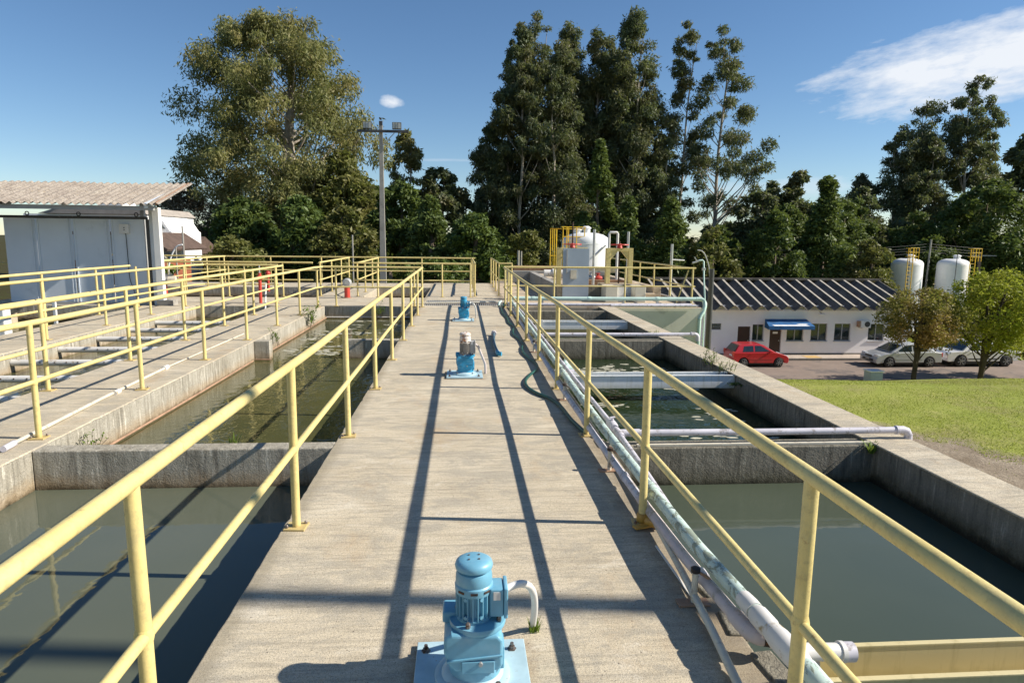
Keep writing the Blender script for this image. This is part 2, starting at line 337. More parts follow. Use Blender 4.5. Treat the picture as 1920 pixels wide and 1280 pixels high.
L_pine = m_leaf('conifer_needles', (0.065, 0.10, 0.024), (0.165, 0.215, 0.055), (0.12, 0.165, 0.05), 0.36)
L_olive = m_leaf('olive_bush_leaves', (0.105, 0.125, 0.032), (0.22, 0.22, 0.06), (0.18, 0.15, 0.05), 0.36)
L_mid = m_leaf('mid_green_leaves', (0.06, 0.10, 0.022), (0.14, 0.19, 0.04), (0.10, 0.15, 0.035), 0.3)
L_lime = m_leaf('yellow_green_leaves', (0.25, 0.31, 0.02), (0.48, 0.50, 0.05), (0.36, 0.34, 0.04), 0.5)
L_rusty = m_leaf('rusty_green_leaves', (0.13, 0.15, 0.025), (0.30, 0.26, 0.06), (0.42, 0.23, 0.09), 0.42)
L_bare = m_leaf('brown_twigs', (0.16, 0.12, 0.08), (0.25, 0.19, 0.12), (0.2, 0.17, 0.09), 0.1)
L_weed = m_leaf('fresh_weed_leaves', (0.09, 0.17, 0.02), (0.2, 0.28, 0.04), (0.16, 0.24, 0.03), 0.4)
L_grass = m_leaf('lawn_grass_blades', (0.27, 0.32, 0.04), (0.45, 0.46, 0.09), (0.42, 0.38, 0.12), 0.5)

# ------------------------------------------------------------------ geometry helpers
class MB:
    def __init__(s): s.v = []; s.f = []; s.sm = []
    def add(s, vs, fs, smooth=False):
        o = len(s.v); s.v += [tuple(p) for p in vs]
        for f in fs: s.f.append(tuple(i + o for i in f)); s.sm.append(smooth)
        return s
    def box(s, x0, x1, y0, y1, z0, z1):
        return s.add([(x0, y0, z0), (x1, y0, z0), (x1, y1, z0), (x0, y1, z0), (x0, y0, z1), (x1, y0, z1), (x1, y1, z1), (x0, y1, z1)],
                     [(0, 3, 2, 1), (4, 5, 6, 7), (0, 1, 5, 4), (1, 2, 6, 5), (2, 3, 7, 6), (3, 0, 4, 7)])
    def obox(s, c, size, m=None):
        m = m or Matrix.Identity(3); c = Vector(c); a, b, d = [q / 2 for q in size]
        vs = [c + m @ Vector((sx * a, sy * b, sz * d)) for sz in (-1, 1) for sx, sy in ((-1, -1), (1, -1), (1, 1), (-1, 1))]
        return s.add(vs, [(0, 3, 2, 1), (4, 5, 6, 7), (0, 1, 5, 4), (1, 2, 6, 5), (2, 3, 7, 6), (3, 0, 4, 7)])
    def beam(s, p0, p1, w, h):
        """rectangular bar between two points"""
        p0, p1 = Vector(p0), Vector(p1); d = (p1 - p0); L = d.length; d.normalize()
        up = Vector((0, 0, 1)) if abs(d.z) < 0.95 else Vector((0, 1, 0))
        sx = d.cross(up).normalized(); u = sx.cross(d).normalized()
        return s.obox((p0 + p1) / 2, (w, L, h), Matrix((sx, d, u)).transposed())
    def tube(s, pts, r, seg=12, caps=True, smooth=True):
        pts = [Vector(p) for p in pts]; n = len(pts); rr = r if isinstance(r, (list, tuple)) else [r] * n
        dirs = []
        for i in range(n):
            a = pts[max(i - 1, 0)]; b = pts[min(i + 1, n - 1)]; dirs.append((b - a).normalized())
        ref = Vector((0, 0, 1)) if abs(dirs[0].z) < 0.9 else Vector((1, 0, 0))
        sx = dirs[0].cross(ref).normalized(); vs = []
        for i in range(n):
            sx = (sx - dirs[i] * sx.dot(dirs[i])).normalized(); sy = dirs[i].cross(sx)
            for k in range(seg):
                a = 2 * math.pi * k / seg; vs.append(pts[i] + (sx * math.cos(a) + sy * math.sin(a)) * rr[i])
        fs = [(i * seg + k, i * seg + (k + 1) % seg, (i + 1) * seg + (k + 1) % seg, (i + 1) * seg + k) for i in range(n - 1) for k in range(seg)]
        s.add(vs, fs, smooth)
        if caps:
            o = len(s.v) - n * seg
            s.f.append(tuple(o + k for k in reversed(range(seg)))); s.sm.append(False)
            s.f.append(tuple(o + (n - 1) * seg + k for k in range(seg))); s.sm.append(False)
        return s
    def lathe(s, prof, c=(0, 0, 0), seg=24, smooth=True):
        c = Vector(c); n = len(prof)
        vs = [c + Vector((r * math.cos(2 * math.pi * k / seg), r * math.sin(2 * math.pi * k / seg), z)) for r, z in prof for k in range(seg)]
        fs = [(i * seg + k, i * seg + (k + 1) % seg, (i + 1) * seg + (k + 1) % seg, (i + 1) * seg + k) for i in range(n - 1) for k in range(seg)]
        s.add(vs, fs, smooth); o = len(s.v) - n * seg
        if prof[0][0] > 1e-4: s.f.append(tuple(o + k for k in reversed(range(seg)))); s.sm.append(False)
        if prof[-1][0] > 1e-4: s.f.append(tuple(o + (n - 1) * seg + k for k in range(seg))); s.sm.append(False)
        return s
    def prism(s, poly, y0, y1, axis='y'):
        """polygon in (x,z) swept along y, or in (y,z) along x"""
        n = len(poly)
        if axis == 'y': vs = [(a, y0, b) for a, b in poly] + [(a, y1, b) for a, b in poly]
        elif axis == 'x': vs = [(y0, a, b) for a, b in poly] + [(y1, a, b) for a, b in poly]
        else: vs = [(a, b, y0) for a, b in poly] + [(a, b, y1) for a, b in poly]
        fs = [tuple(range(n)), tuple(range(2 * n - 1, n - 1, -1))] + [(i, i + n, (i + 1) % n + n, (i + 1) % n) for i in range(n)]
        return s.add(vs, fs)
    def quad(s, *p): return s.add(p, [tuple(range(len(p)))])

ROOTLOC = {}
def root_loc(parent):
    while parent is not None:
        if parent.name in ROOTLOC: return ROOTLOC[parent.name]
        parent = parent.parent
    return Vector((0, 0, 0))
def part(name, mb, mat, parent=None, bevel=0.0, bseg=2, kind=None, label=None):
    me = bpy.data.meshes.new(name); off = root_loc(parent)
    me.from_pydata([(v[0] - off.x, v[1] - off.y, v[2] - off.z) for v in mb.v], [], mb.f)
    me.polygons.foreach_set('use_smooth', mb.sm)
    if any(mb.sm): me.set_sharp_from_angle(angle=rad(38))
    me.materials.append(mat); me.update()
    o = bpy.data.objects.new(name, me); COL.objects.link(o)
    if parent is not None: o.parent = parent
    if bevel > 0:
        b = o.modifiers.new('edge', 'BEVEL'); b.width = bevel; b.segments = bseg; b.limit_method = 'ANGLE'; b.angle_limit = rad(40); b.harden_normals = False
    if kind: o['kind'] = kind
    if label: o['label'] = label
    return o
def tag(o, label, cat=None, group=None):
    o['label'] = label
    if cat: o['category'] = cat
    if group: o['group'] = group
    return o
def thing(name, loc, label, cat, group=None):
    o = bpy.data.objects.new(name, None); COL.objects.link(o); o.location = loc; o.empty_display_size = 0.2
    ROOTLOC[o.name] = Vector(loc)
    return tag(o, label, cat, group)
def solo(name, mb, mat, label, cat, group=None, bevel=0.0):
    return tag(part(name, mb, mat, None, bevel), label, cat, group)
def struct(name, mb, mat, bevel=0.0):
    return part(name, mb, mat, None, bevel, kind='structure')

# ================================================================== LARGE STRUCTURE
# ------------------------------------------------------------------ terrain
def sstep(a, b, x):
    t = np.clip((x - a) / (b - a), 0, 1); return t * t * (3 - 2 * t)
_rs = np.random.RandomState(3)
def terrain_h(x, y):
    x = np.asarray(x, float); y = np.asarray(y, float)
    # right-hand side: lawn shelf, then a bank falling to the street
    fall = np.where(y < 8.2, 0.0, -0.012 * np.clip(y - 8.2, 0, 1.2) ** 2 * 3)
    right = -0.14 - sstep(8.6, 31.0, y) * 5.95 - np.clip(y - 8.6, 0, 6) * 0.11
    right = np.maximum(right, -6.06)
    right = np.where(y < 8.6, -0.14 - 0.004 * np.clip(y - 5, 0, 4), right)
    left = -0.35 - sstep(27.5, 60, y) * 1.6
    t = sstep(-2.0, 10.0, x - np.clip(y - 40, 0, 60) * 0.05)
    far = sstep(20, 30, y)
    h = np.where(x > 3.9, right, left)
    blended = left * (1 - t) + right * t
    h = h * (1 - far) + blended * far
    inside = (x > -12.6) & (x < 3.95) & (y > -6.5) & (y < 27.2)
    h = np.where(inside, -2.4, h)
    inside2 = (x >= 3.95) & (x < 6.6) & (y > 18.2) & (y < 29.5)
    h = np.where(inside2, -7.0, h)
    return h
xs = np.unique(np.concatenate([np.linspace(-1500, -60, 16), np.linspace(-60, -13, 24), [-12.65, -12.55], np.linspace(-12, 3.8, 9), [3.93, 3.98, 4.05], np.linspace(4.2, 14, 50), np.linspace(14.5, 60, 46), np.linspace(62, 140, 20), np.linspace(160, 1500, 14)]))
ys = np.unique(np.concatenate([np.linspace(-400, -10, 10), [-6.6, -6.4], np.linspace(-6, 10, 49), np.linspace(10.5, 40, 60), [27.15, 27.25], np.linspace(41, 110, 50), np.linspace(120, 2200, 18)]))
X, Y = np.meshgrid(xs, ys); Z = terrain_h(X, Y)
Z = Z + np.where((X > 4.3) & (Y < 30), (np.sin(X * 1.7 + Y * 0.6) * 0.012 + np.sin(Y * 2.3 + X) * 0.008), 0)
nx, ny = len(xs), len(ys)
vv = np.stack([X, Y, Z], -1).reshape(-1, 3)
idx = np.arange(nx * ny).reshape(ny, nx)
ff = np.stack([idx[:-1, :-1], idx[:-1, 1:], idx[1:, 1:], idx[1:, :-1]], -1).reshape(-1, 4)
me = bpy.data.meshes.new('ground'); me.from_pydata(vv.tolist(), [], ff.tolist()); me.polygons.foreach_set('use_smooth', [True] * len(ff))
x = N('ground_grass_and_soil')
g1 = x.noise(0.35, 5, 0.6); g2 = x.noise(3.5, 5, 0.7); g3 = x.noise(40, 4, 0.7); px = x.xyz()
gcol = x.mix(x.ramp(g1, 0.35, 0.65), (0.25, 0.29, 0.05), (0.37, 0.38, 0.09))
gcol = x.mix(x.ramp(x.noise(0.9, 5, 0.75), 0.5, 0.66, 0, 0.75), x.mix(x.ramp(g2, 0.5, 0.75, 0, 0.8), gcol, (0.44, 0.40, 0.15)), (0.30, 0.25, 0.12)); gcol = x.mix(x.ramp(g3, 0.4, 0.7, 0, 0.4), gcol, (0.18, 0.22, 0.04))
soil = x.mix(x.ramp(g2, 0.3, 0.7), (0.24, 0.19, 0.13), (0.42, 0.35, 0.26)); soil = x.mix(x.ramp(g3, 0.45, 0.7, 0, 0.6), soil, (0.14, 0.10, 0.07))
# bare trodden strip along the basin wall near the camera
edge = x.math('ADD', x.math('SUBTRACT', px[0], x.math('MULTIPLY', x.math('SUBTRACT', 6.3, px[1]), 0.62)), x.math('MULTIPLY', x.noise(1.6, 5, 0.7), 1.1))
bare = x.math('MULTIPLY', x.ramp(edge, 5.25, 5.45, 1, 0), x.ramp(px[1], 7.2, 7.5, 1, 0))
gcol = x.mix(bare, gcol, soil)
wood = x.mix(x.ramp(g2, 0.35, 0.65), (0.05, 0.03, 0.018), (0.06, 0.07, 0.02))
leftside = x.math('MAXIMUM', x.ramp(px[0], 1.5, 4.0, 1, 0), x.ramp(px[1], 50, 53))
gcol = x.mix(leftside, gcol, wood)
x.bump(x.math('ADD', g3, g2), 0.02, 0.8)
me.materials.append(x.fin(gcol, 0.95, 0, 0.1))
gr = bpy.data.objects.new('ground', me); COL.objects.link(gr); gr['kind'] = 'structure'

struct('street', MB().box(8, 90, 36.2, 42.4, -6.04, -5.995), M_asphalt)
pv = MB(); pv.box(10, 31.2, 42.55, 44.0, -6.05, -5.86); struct('pavement', pv, M_pave)
kb = MB()
for i in range(21): kb.box(10 + i * 1.0 + 0.006, 11 + i * 1.0 - 0.006, 42.4, 42.55, -6.05, -5.855)
struct('kerb', kb, M_kerb)
struct('street_marking', MB().box(23.2, 24.2, 42.62, 43.5, -5.858, -5.852), M_yellowmark)

# ------------------------------------------------------------------ decks
D = 0.0
def chipped(x0, x1, y0, y1, z0, z1, seed, step=.07):
    rn = random.Random(seed); n = int((y1 - y0) / step); left, right = [], []
    for k in range(n + 1):
        yy_ = y0 + (y1 - y0) * k / n; big = rn.random() < .035
        left.append((x0 + abs(rn.gauss(0, .0025)) + (rn.uniform(.006, .018) if big else 0), yy_)); right.append((x1 - abs(rn.gauss(0, .0025)) - (rn.uniform(.006, .018) if rn.random() < .035 else 0), yy_))
    return MB().prism(right + left[::-1], z0, z1, 'z')
struct('walkway', chipped(-1.12, 1.30, -4, 18.22, -2.4, D, 5).box(-1.12, 1.30, 19.78, 27.6, -2.4, D).box(-1.12, -1.02, 18.22, 19.78, -2.4, D).box(-1.02, 1.30, 18.22, 19.78, -2.4, -0.35), M_deck, 0.007)
struct('middle_platform', chipped(-4.95, -3.612, -4, 18.05, -2.4, D, 6), M_deck, 0.008)
struct('left_platform', MB().box(-8.25, -6.95, -4, 18.05, -2.4, D), M_deck, 0.014)
struct('cross_platform', MB().box(-12.6, -1.12, 18.05, 20.62, -2.4, D), M_deck, 0.014)
struct('tank_platform', MB().box(-4.42, -3.02, 20.62, 25.0, -2.4, D), M_deck, 0.014)
struct('back_platform', MB().box(-12.6, -1.12, 25.0, 27.4, -2.4, D), M_deck, 0.014)
struct('right_tank_edge', MB().box(0.36, 1.30, 20.62, 25.0, -2.39, -0.006), M_deck)
struct('far_left_platform', MB().box(-12.6, -11.4, -4, 18.05, -2.4, 0.0), M_deck, 0.014)
# lining of the basins: the wall faces seen above the water, 6 mm proud of the platforms
def lining(label, x0, x1, y0, y1, mat=M_wall, z1=-0.012, group=None):
    return solo('basin_wall', MB().box(x0, x1, y0, y1, -2.4, z1), mat, label, 'wall', group)
lining('stained sunlit side wall of the middle platform beside the rippled olive water', -3.63, -3.605, 5.9, 18.04)
lining('sunlit side wall of the middle platform beside the nearest left-hand tank', -3.63, -3.605, -4, 5.7)
lining('dirty whitish side wall behind the perforated white tubes in the narrow left channel', -6.965, -6.935, -4, 18.04)
lining('grey end wall closing the narrow channel with the perforated tubes, near the leaning white rod', -6.93, -4.96, 18.02, 18.06)
lining('dark end wall closing the rippled olive tank below the cross platform', -3.60, -1.13, 18.015, 18.06)
lining('dark end wall closing the leftmost channel in front of the blue-grey shed', -11.4, -8.26, 18.02, 18.06)
lining('back wall of the brown tank beside the far end of the walkway', -3.01, 0.35, 24.97, 25.01)
lining('back wall of the brown tank on the far left behind the red hydrant', -11.4, -4.43, 24.97, 25.01)
lining('pale side wall of the far left brown tank', -11.42, -11.38, 20.63, 24.96)
def cross(label, x0, x1, y0, y1, mat=M_wall):
    return solo('dividing_wall', MB().box(x0, x1, y0, y1, -2.4, -0.004), mat, label, 'wall', None, 0.012)
cross('concrete wall dividing the nearest left-hand tank from the rippled olive tank', -3.604, -1.115, 5.70, 5.88)
cross('short concrete wall reaching into the olive tank from the walkway', -2.05, -1.115, 11.95, 12.15)
solo('concrete_pillar', MB().box(-3.604, -3.34, 11.80, 12.0, -2.4, 0.0), M_wall, 'square concrete pillar with a white side standing against the middle platform', 'pillar', None, 0.01)
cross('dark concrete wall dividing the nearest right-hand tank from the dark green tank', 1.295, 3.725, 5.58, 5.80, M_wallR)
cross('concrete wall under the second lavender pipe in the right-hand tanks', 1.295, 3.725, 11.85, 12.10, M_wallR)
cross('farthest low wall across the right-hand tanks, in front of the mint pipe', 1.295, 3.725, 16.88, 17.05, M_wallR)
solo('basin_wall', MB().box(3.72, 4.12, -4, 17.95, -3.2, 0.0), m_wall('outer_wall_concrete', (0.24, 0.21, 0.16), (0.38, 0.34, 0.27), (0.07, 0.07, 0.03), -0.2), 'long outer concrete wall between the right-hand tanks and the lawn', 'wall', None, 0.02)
solo('wall_coping', MB().box(3.70, 4.13, -4, 17.94, 0.002, 0.02), M_deck, 'pale sunlit top of the outer wall beside the lawn', 'coping', None, 0.008)
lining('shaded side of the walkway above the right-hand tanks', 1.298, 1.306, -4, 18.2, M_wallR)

# water
def water(name, x0, x1, y0, y1, z, mat):
    return struct(name, MB().quad((x0, y0, z), (x1, y0, z), (x1, y1, z), (x0, y1, z)), mat)
water('water', -3.62, -1.11, -4, 5.72, -0.345, M_waterL1)
water('water', -3.62, -1.11, 5.86, 18.03, -0.335, M_waterL2)
water('water', -6.95, -4.94, -4, 18.03, -0.32, M_waterL2)
water('water', -11.4, -8.24, -4, 18.03, -0.45, M_waterL2)
water('water', -3.03, 0.37, 20.61, 25.0, -0.55, M_waterB)
water('water', -11.4, -4.41, 20.61, 25.0, -0.55, M_waterB)
water('water', 1.29, 3.73, -4, 5.6, -0.35, M_waterR1)
water('water', 1.29, 3.73, 5.78, 11.87, -0.345, M_waterR2)
water('water', 1.29, 3.73, 12.08, 16.9, -0.36, M_waterL2)
water('water', 1.29, 3.73, 17.03, 17.96, -0.40, M_waterR2)

# ------------------------------------------------------------------ filter block at the far right of the tanks
struct('filter_platform', MB().box(1.30, 6.60, 17.95, 29.2, -7.0, -0.004), M_sand, 0.012)
solo('facade_wall', MB().box(3.95, 6.62, 17.92, 17.95, -7.0, -0.02), M_beige, 'beige-green painted front of the filter block below the mint pipe', 'wall')
fb = thing('filter_basin', (4.1, 24, 0), 'raised grey concrete filter basin with rusty inner walls behind the sluice frames', 'basin')
part('front_wall', MB().box(2.86, 4.24, 20.0, 20.25, 0, 0.45), M_wallR, fb, 0.01)
part('side_wall', MB().box(2.86, 3.08, 20.25, 28.0, 0, 0.46), M_pole, fb, 0.01)
part('back_wall', MB().box(1.9, 6.2, 28.0, 28.25, 0, 0.50), M_pole, fb, 0.01)
part('rusty_wall', MB().box(2.2, 4.6, 28.3, 28.5, 0, 0.70), M_rustwall, fb, 0.01)
part('outer_wall', MB().box(6.0, 6.25, 20.6, 28.0, 0, 0.36), M_sand, fb, 0.01)
part('cross_wall', MB().box(3.08, 6.0, 23.6, 23.8, 0, 0.40), M_rustwall, fb, 0.01)
part('floor', MB().box(3.08, 6.0, 20.25, 28.0, 0.0, 0.18), M_sand, fb)
part('ledge', MB().box(3.08, 3.6, 20.3, 27.9, 0.18, 0.40), M_sand, fb, 0.01)
sb = thing('sluice_block', (4.85, 19.7, 0), 'sunlit beige concrete block with a white panel and a narrow blue slot', 'concrete block')
part('left_pier', MB().box(4.22, 4.58, 19.35, 20.6, 0, 0.47), M_beige, sb, 0.012)
part('white_panel', MB().box(4.58, 4.86, 19.5, 20.6, 0, 0.46), M_white, sb, 0.005)
part('slot_plate', MB().box(4.86, 5.10, 19.85, 20.6, 0, 0.45), M_gate, sb)
part('right_pier', MB().box(5.10, 5.42, 19.35, 20.6, 0, 0.47), M_beige, sb, 0.012)
part('top_slab', MB().box(4.22, 5.42, 20.0, 20.6, 0.472, 0.50), M_sand, sb)
cu = solo('curb', MB().box(6.38, 6.52, 19.0, 29.0, 0.0, 0.10), M_kerb, 'low dark curb along the outer right edge of the filter platform', 'curb')

# ================================================================== GUARD RAILS
RAIL_Z = 1.033
def rail_run(label, pts, posts, z=RAIL_Z, zm=0.51, base=0.0, seed=1, rt=0.027, rm=0.021, rp=0.0255, plates=True, ends=True, group='cream yellow guard rails round the tanks'):
    """pts: plan polyline of the rail; posts: list of (x, y)"""
    rr = random.Random(seed)
    t = thing('guard_rail', (posts[0][0], posts[0][1], base), label, 'guard rail', group)
    def line(h):
        out = []
        for (ax, ay), (bx, by) in zip(pts[:-1], pts[1:]):
            L = math.hypot(bx - ax, by - ay); n = max(1, int(L / 2.0))
            for k in range(n): out.append((ax + (bx - ax) * k / n + rr.uniform(-.006, .006), ay + (by - ay) * k / n + rr.uniform(-.003, .003), h + rr.uniform(-.008, .006)))
        out.append((pts[-1][0], pts[-1][1], h)); return out
    part('top_rail', MB().tube(line(z), rt, 14), M_rail, t)
    part('mid_rail', MB().tube(line(zm), rm, 12), M_rail, t)
    for px_, py_ in posts:
        dx, dy = rr.uniform(-.008, .008), rr.uniform(-.008, .008)
        mb = MB().tube([(px_, py_, base), (px_ + dx * .3, py_ + dy * .3, zm), (px_ + dx, py_ + dy, z - 0.012)], rp, 14)
        # weld bead where the mid rail crosses
        mb.lathe([(rp + .001, zm - .024), (rp + .006, zm), (rp + .001, zm + .024)], (px_ + dx * .3, py_ + dy * .3, 0), 14)
        p = part('post', mb, M_rail, t)
        if plates:
            a = rr.uniform(-.15, .15); m = Matrix.Rotation(a, 3, 'Z')
            part('base_plate', MB().obox((px_, py_, base + 0.006), (0.13, 0.12, 0.012), m), M_rail, p, 0.002)
            if 1.0 < py_ < 9:
                for sx in (-1, 1): part('bolt', MB().lathe([(0.009, 0), (0.009, 0.014), (0.004, 0.02), (0.0, 0.02)], Vector((px_, py_, base + 0.012)) + m @ Vector((sx * 0.048, 0.035 * sx, 0)), 8), M_steel, p)
    return t
S = 1.96
rail_run('long guard rail on the left edge of the central walkway', [(-1.032, -1.8), (-1.032, 17.9)], [(-1.032, 0.14 + S * k) for k in range(-1, 10)], seed=11)
rail_run('long guard rail on the right edge of the central walkway, over the bundle of pipes', [(1.161, -1.9), (1.161, 18.3)], [(1.161, 2.05 + S * k) for k in range(-1, 9)], seed=12)
rail_run('guard rail along the middle platform edge above the rippled olive tank', [(-3.76, 0), (-3.76, 17.6), (-3.62, 17.92), (-1.05, 17.92)], [(-3.76, 4.11 + S * k) for k in range(-1, 8)] + [(-3.3, 17.95), (-1.25, 17.95)], seed=13)
rail_run('guard rail on the left side of the middle platform, beside the channel with perforated tubes', [(-4.80, 2), (-4.80, 18.5)], [(-4.80, 4.08 + S * k) for k in range(0, 8)], seed=14)
rail_run('guard rail along the left platform that turns the corner to the cross platform', [(-7.12, 4), (-7.12, 18.5), (-6.95, 18.8), (-5.0, 18.8)], [(-7.12, 4.12 + S * k) for k in range(0, 8)] + [(-5.9, 18.8), (-5.05, 18.8)], seed=15)
rail_run('guard rail on the outer side of the left platform, ending square before the shed', [(-8.38, 6), (-8.38, 17.7)], [(-8.20, 8 + S * k - .08) for k in range(0, 5)] + [(-8.20, 17.63)], seed=16)
rail_run('short shaded guard rail at the left edge beside the dark post of the shed', [(-13.6, 18.5), (-11.72, 18.5)], [(-13.5, 18.5), (-11.75, 18.5)], seed=17)
rail_run('guard rail across the front of the filter platform behind the mint pipe', [(1.2, 18.83), (6.72, 18.86)], [(1.32, 18.84), (2.62, 18.84), (4.66, 18.84), (6.63, 18.84)], seed=18)
rail_run('receding guard rail on the far right edge of the filter platform', [(6.56, 18.95), (6.56, 28.9)], [(6.56, 20.65 + 1.85 * k) for k in range(0, 5)], seed=19)
rail_run('short guard rail at the far right end of the walkway', [(1.62, 21.4), (1.2, 21.4), (1.2, 27.4)], [(1.2, 21.45), (1.2, 23.4), (1.2, 25.3), (1.2, 27.35), (1.6, 21.4)], seed=20)
rail_run('guard rail along the front of the brown tank beyond the steel grate', [(-3.3, 20.88), (0.30, 20.88)], [(-2.56, 20.8), (-0.59, 20.8), (0.28, 20.86)], seed=21)
rail_run('guard rail running back along the far left side of the walkway end', [(0.42, 20.95), (0.42, 26.9)], [(0.42, 21.1), (0.42, 23.0), (0.42, 24.9), (0.42, 26.85)], seed=22)
rail_run('long farthest guard rail in front of the woodland', [(-14.0, 27.2), (0.55, 26.95)], [(-13.4 + 1.97 * k, 27.2 - .018 * k) for k in range(0, 8)], seed=23)
rail_run('guard rail on the right side of the slab between the two brown tanks', [(-3.2, 20.9), (-3.2, 26.3)], [(-3.2, 21.0), (-3.2, 22.7), (-3.2, 24.5), (-3.2, 26.2)], seed=24)
rail_run('guard rail on the left side of the slab between the two brown tanks', [(-4.32, 20.9), (-4.32, 26.4)], [(-4.32, 21.0), (-4.32, 22.8), (-4.32, 24.6), (-4.32, 26.3)], seed=25)
rail_run('guard rail along the front of the far left brown tank', [(-9.1, 20.8), (-4.5, 20.8)], [(-8.9, 20.8), (-7.0, 20.8), (-5.4, 20.8)], seed=26)
rail_run('guard rail on the far left behind the shed corner', [(-9.15, 20.95), (-9.15, 26.9)], [(-9.15, 21.2), (-9.15, 23.1), (-9.15, 25.0), (-9.15, 26.8)], seed=27)
solo('rail_brace', MB().tube([(6.2, 18.9, 0.02), (6.52, 18.9, 0.98)], 0.02, 10), M_rail, 'slanting yellow brace at the right end of the filter platform rail', 'brace')
# orange clamp joining conduit and post
cl = thing('pipe_clamp', (1.20, 4.0, 0.0), 'rusty orange-yellow clamp at the foot of the nearest full right-hand rail post', 'clamp')
part('collar', MB().lathe([(0.034, 0.0), (0.04, 0.01), (0.04, 0.05), (0.034, 0.06), (0.026, 0.06)], (1.163, 4.01, 0.012), 14), M_clamp, cl)
part('saddle', MB().tube([(1.185, 3.97, 0.03), (1.215, 3.93, 0.045), (1.225, 3.88, 0.05)], [0.034, 0.036, 0.03], 12), M_clamp, cl)
part('bracket', MB().obox((1.15, 3.93, 0.018), (0.14, 0.05, 0.01), Matrix.Rotation(.3, 3, 'Z')), M_clamp, cl)

# ================================================================== MIXER MOTORS
def arc_pts(p0, c, p1, n=14):
    """quadratic curve through a control point"""
    p0, c, p1 = Vector(p0), Vector(c), Vector(p1)
    return [p0 * (1 - t) ** 2 + c * 2 * t * (1 - t) + p1 * t * t for t in [i / n for i in range(n + 1)]]
def mixer(loc, label, body, motor, cap, plate, fins=22, tall=1.0, box_mat=None, cmode='arc'):
    X, Y, Z = loc; box_mat = box_mat or motor
    t = thing('mixer_motor', loc, label, 'motor', 'mixer motors standing in a row on the walkway')
    G = 0.02
    part('base_plate', MB().box(X - 0.24, X + 0.235, Y - 0.24, Y + 0.24, 0.004, 0.022), plate, t, 0.003)
    for sx, sy in ((-.2, .17), (.175, .165), (-.2, -.19), (.18, -.19)):
        b = MB().lathe([(0.02, 0.022), (0.02, 0.026), (0.013, 0.026), (0.013, 0.038), (0.008, 0.038), (0.008, 0.052), (0, 0.052)], (X + sx, Y + sy, 0), 6, False); part('bolt', b, M_steel, t)
    part('flange', MB().lathe([(0.155, 0.022), (0.155, 0.036), (0.14, 0.042), (0.128, 0.042), (0.12, 0.05), (0.105, 0.06)], (X, Y, 0), 40), plate, t)
    for k in range(4):
        a = math.pi / 4 + k * math.pi / 2
        part('bolt', MB().lathe([(0.011, 0.04), (0.011, 0.053), (0, 0.055)], (X + 0.141 * math.cos(a), Y + 0.141 * math.sin(a), 0), 6, False), M_steel, t)
    # gearbox: round foot, offset housing with bevelled shoulders
    gb = MB().lathe([(0.105, 0.045), (0.108, 0.08), (0.112, 0.125), (0.10, 0.15)], (X + 0.01, Y, 0), 36)
    part('gearbox_foot', gb, body, t)
    hs = MB().prism([(X - .115, .185), (X - .095, .13), (X - .07, .105), (X + .105, .105), (X + .118, .13), (X + .118, .235), (X + .10, .255), (X - .085, .265), (X - .115, .245)], Y - .105, Y + .12, 'y')
    h = part('gearbox_housing', hs, body, t, 0.012, 3)
    part('rib', MB().prism([(X - .105, .150), (X + .116, .17), (X + .116, .178), (X - .105, .158)], Y - .112, Y - .10, 'y'), body, h, 0.002)
    part('cover_plate', MB().obox((X + .02, Y - .108, .128), (.13, .01, .05)), body, h, 0.003)
    part('plug', MB().tube([(X + .03, Y - .10, .145), (X + .03, Y - .122, .145)], .0085, 8), M_greymetal, h)
    part('side_lug', MB().obox((X + .112, Y - .02, .14), (.03, .10, .10)), body, h, 0.006)
    part('shoulder_block', MB().obox((X - .085, Y + .055, .275), (.075, .10, .05)), body, t, 0.01, 3)
    part('motor_flange', MB().lathe([(.085, .255), (.112, .258), (.115, .268), (.112, .28), (.085, .284)], (X + .02, Y, 0), 36), body, t)
    for k in range(4):
        a = math.pi / 4 + k * math.pi / 2 + .35
        part('nut', MB().lathe([(0.010, 0.28), (0.010, 0.296), (0.006, 0.305), (0, .305)], (X + .02 + 0.094 * math.cos(a), Y + 0.094 * math.sin(a), 0), 6, False), M_steel, t)
    mx, z0, z1 = X + .005, .284, .284 + .125 * tall
    barrel = part('motor_body', MB().lathe([(.07, z0), (.074, z0 + .012), (.058, z0 + .022), (.058, z1 - .012), (.066, z1)], (mx, Y, 0), 40), motor, t)
    for k in range(fins):
        a = 2 * math.pi * k / fins + 0.07
        if abs(math.atan2(math.sin(a), math.cos(a))) < 0.34: continue
        m = Matrix.Rotation(a, 3, 'Z'); c = m @ Vector((.0655, 0, 0))
        part('cooling_fin', MB().obox((mx + c.x, Y + c.y, (z0 + z1) / 2 + .004), (.018, .0035, z1 - z0 - .014), m), motor, barrel)
    for a in (-2.05, -1.15):
        m = Matrix.Rotation(a, 3, 'Z'); c = m @ Vector((.075, 0, 0))
        for zz in (z0 + .028, z1 - .02):
            part('lug', MB().tube([(mx + c.x * .9, Y + c.y * .9, zz), (mx + c.x * 1.02, Y + c.y * 1.02, zz)], .008, 8), motor, barrel)
    cz = z1
    fc = part('fan_cover', MB().lathe([(.074, cz - .012), (.077, cz), (.077, cz + .02), (.072, cz + .026), (.074, cz + .034), (.073, cz + .062), (.069, cz + .075), (.050, cz + .086)], (mx, Y, 0), 44), cap, t)
    for a in (-2.3, -1.57, -.85):
        m = Matrix.Rotation(a, 3, 'Z'); c = m @ Vector((.077, 0, 0))
        part('vent_slot', MB().obox((mx + c.x, Y + c.y, cz + .008), (.004, .028, .009), m), M_rust, fc)
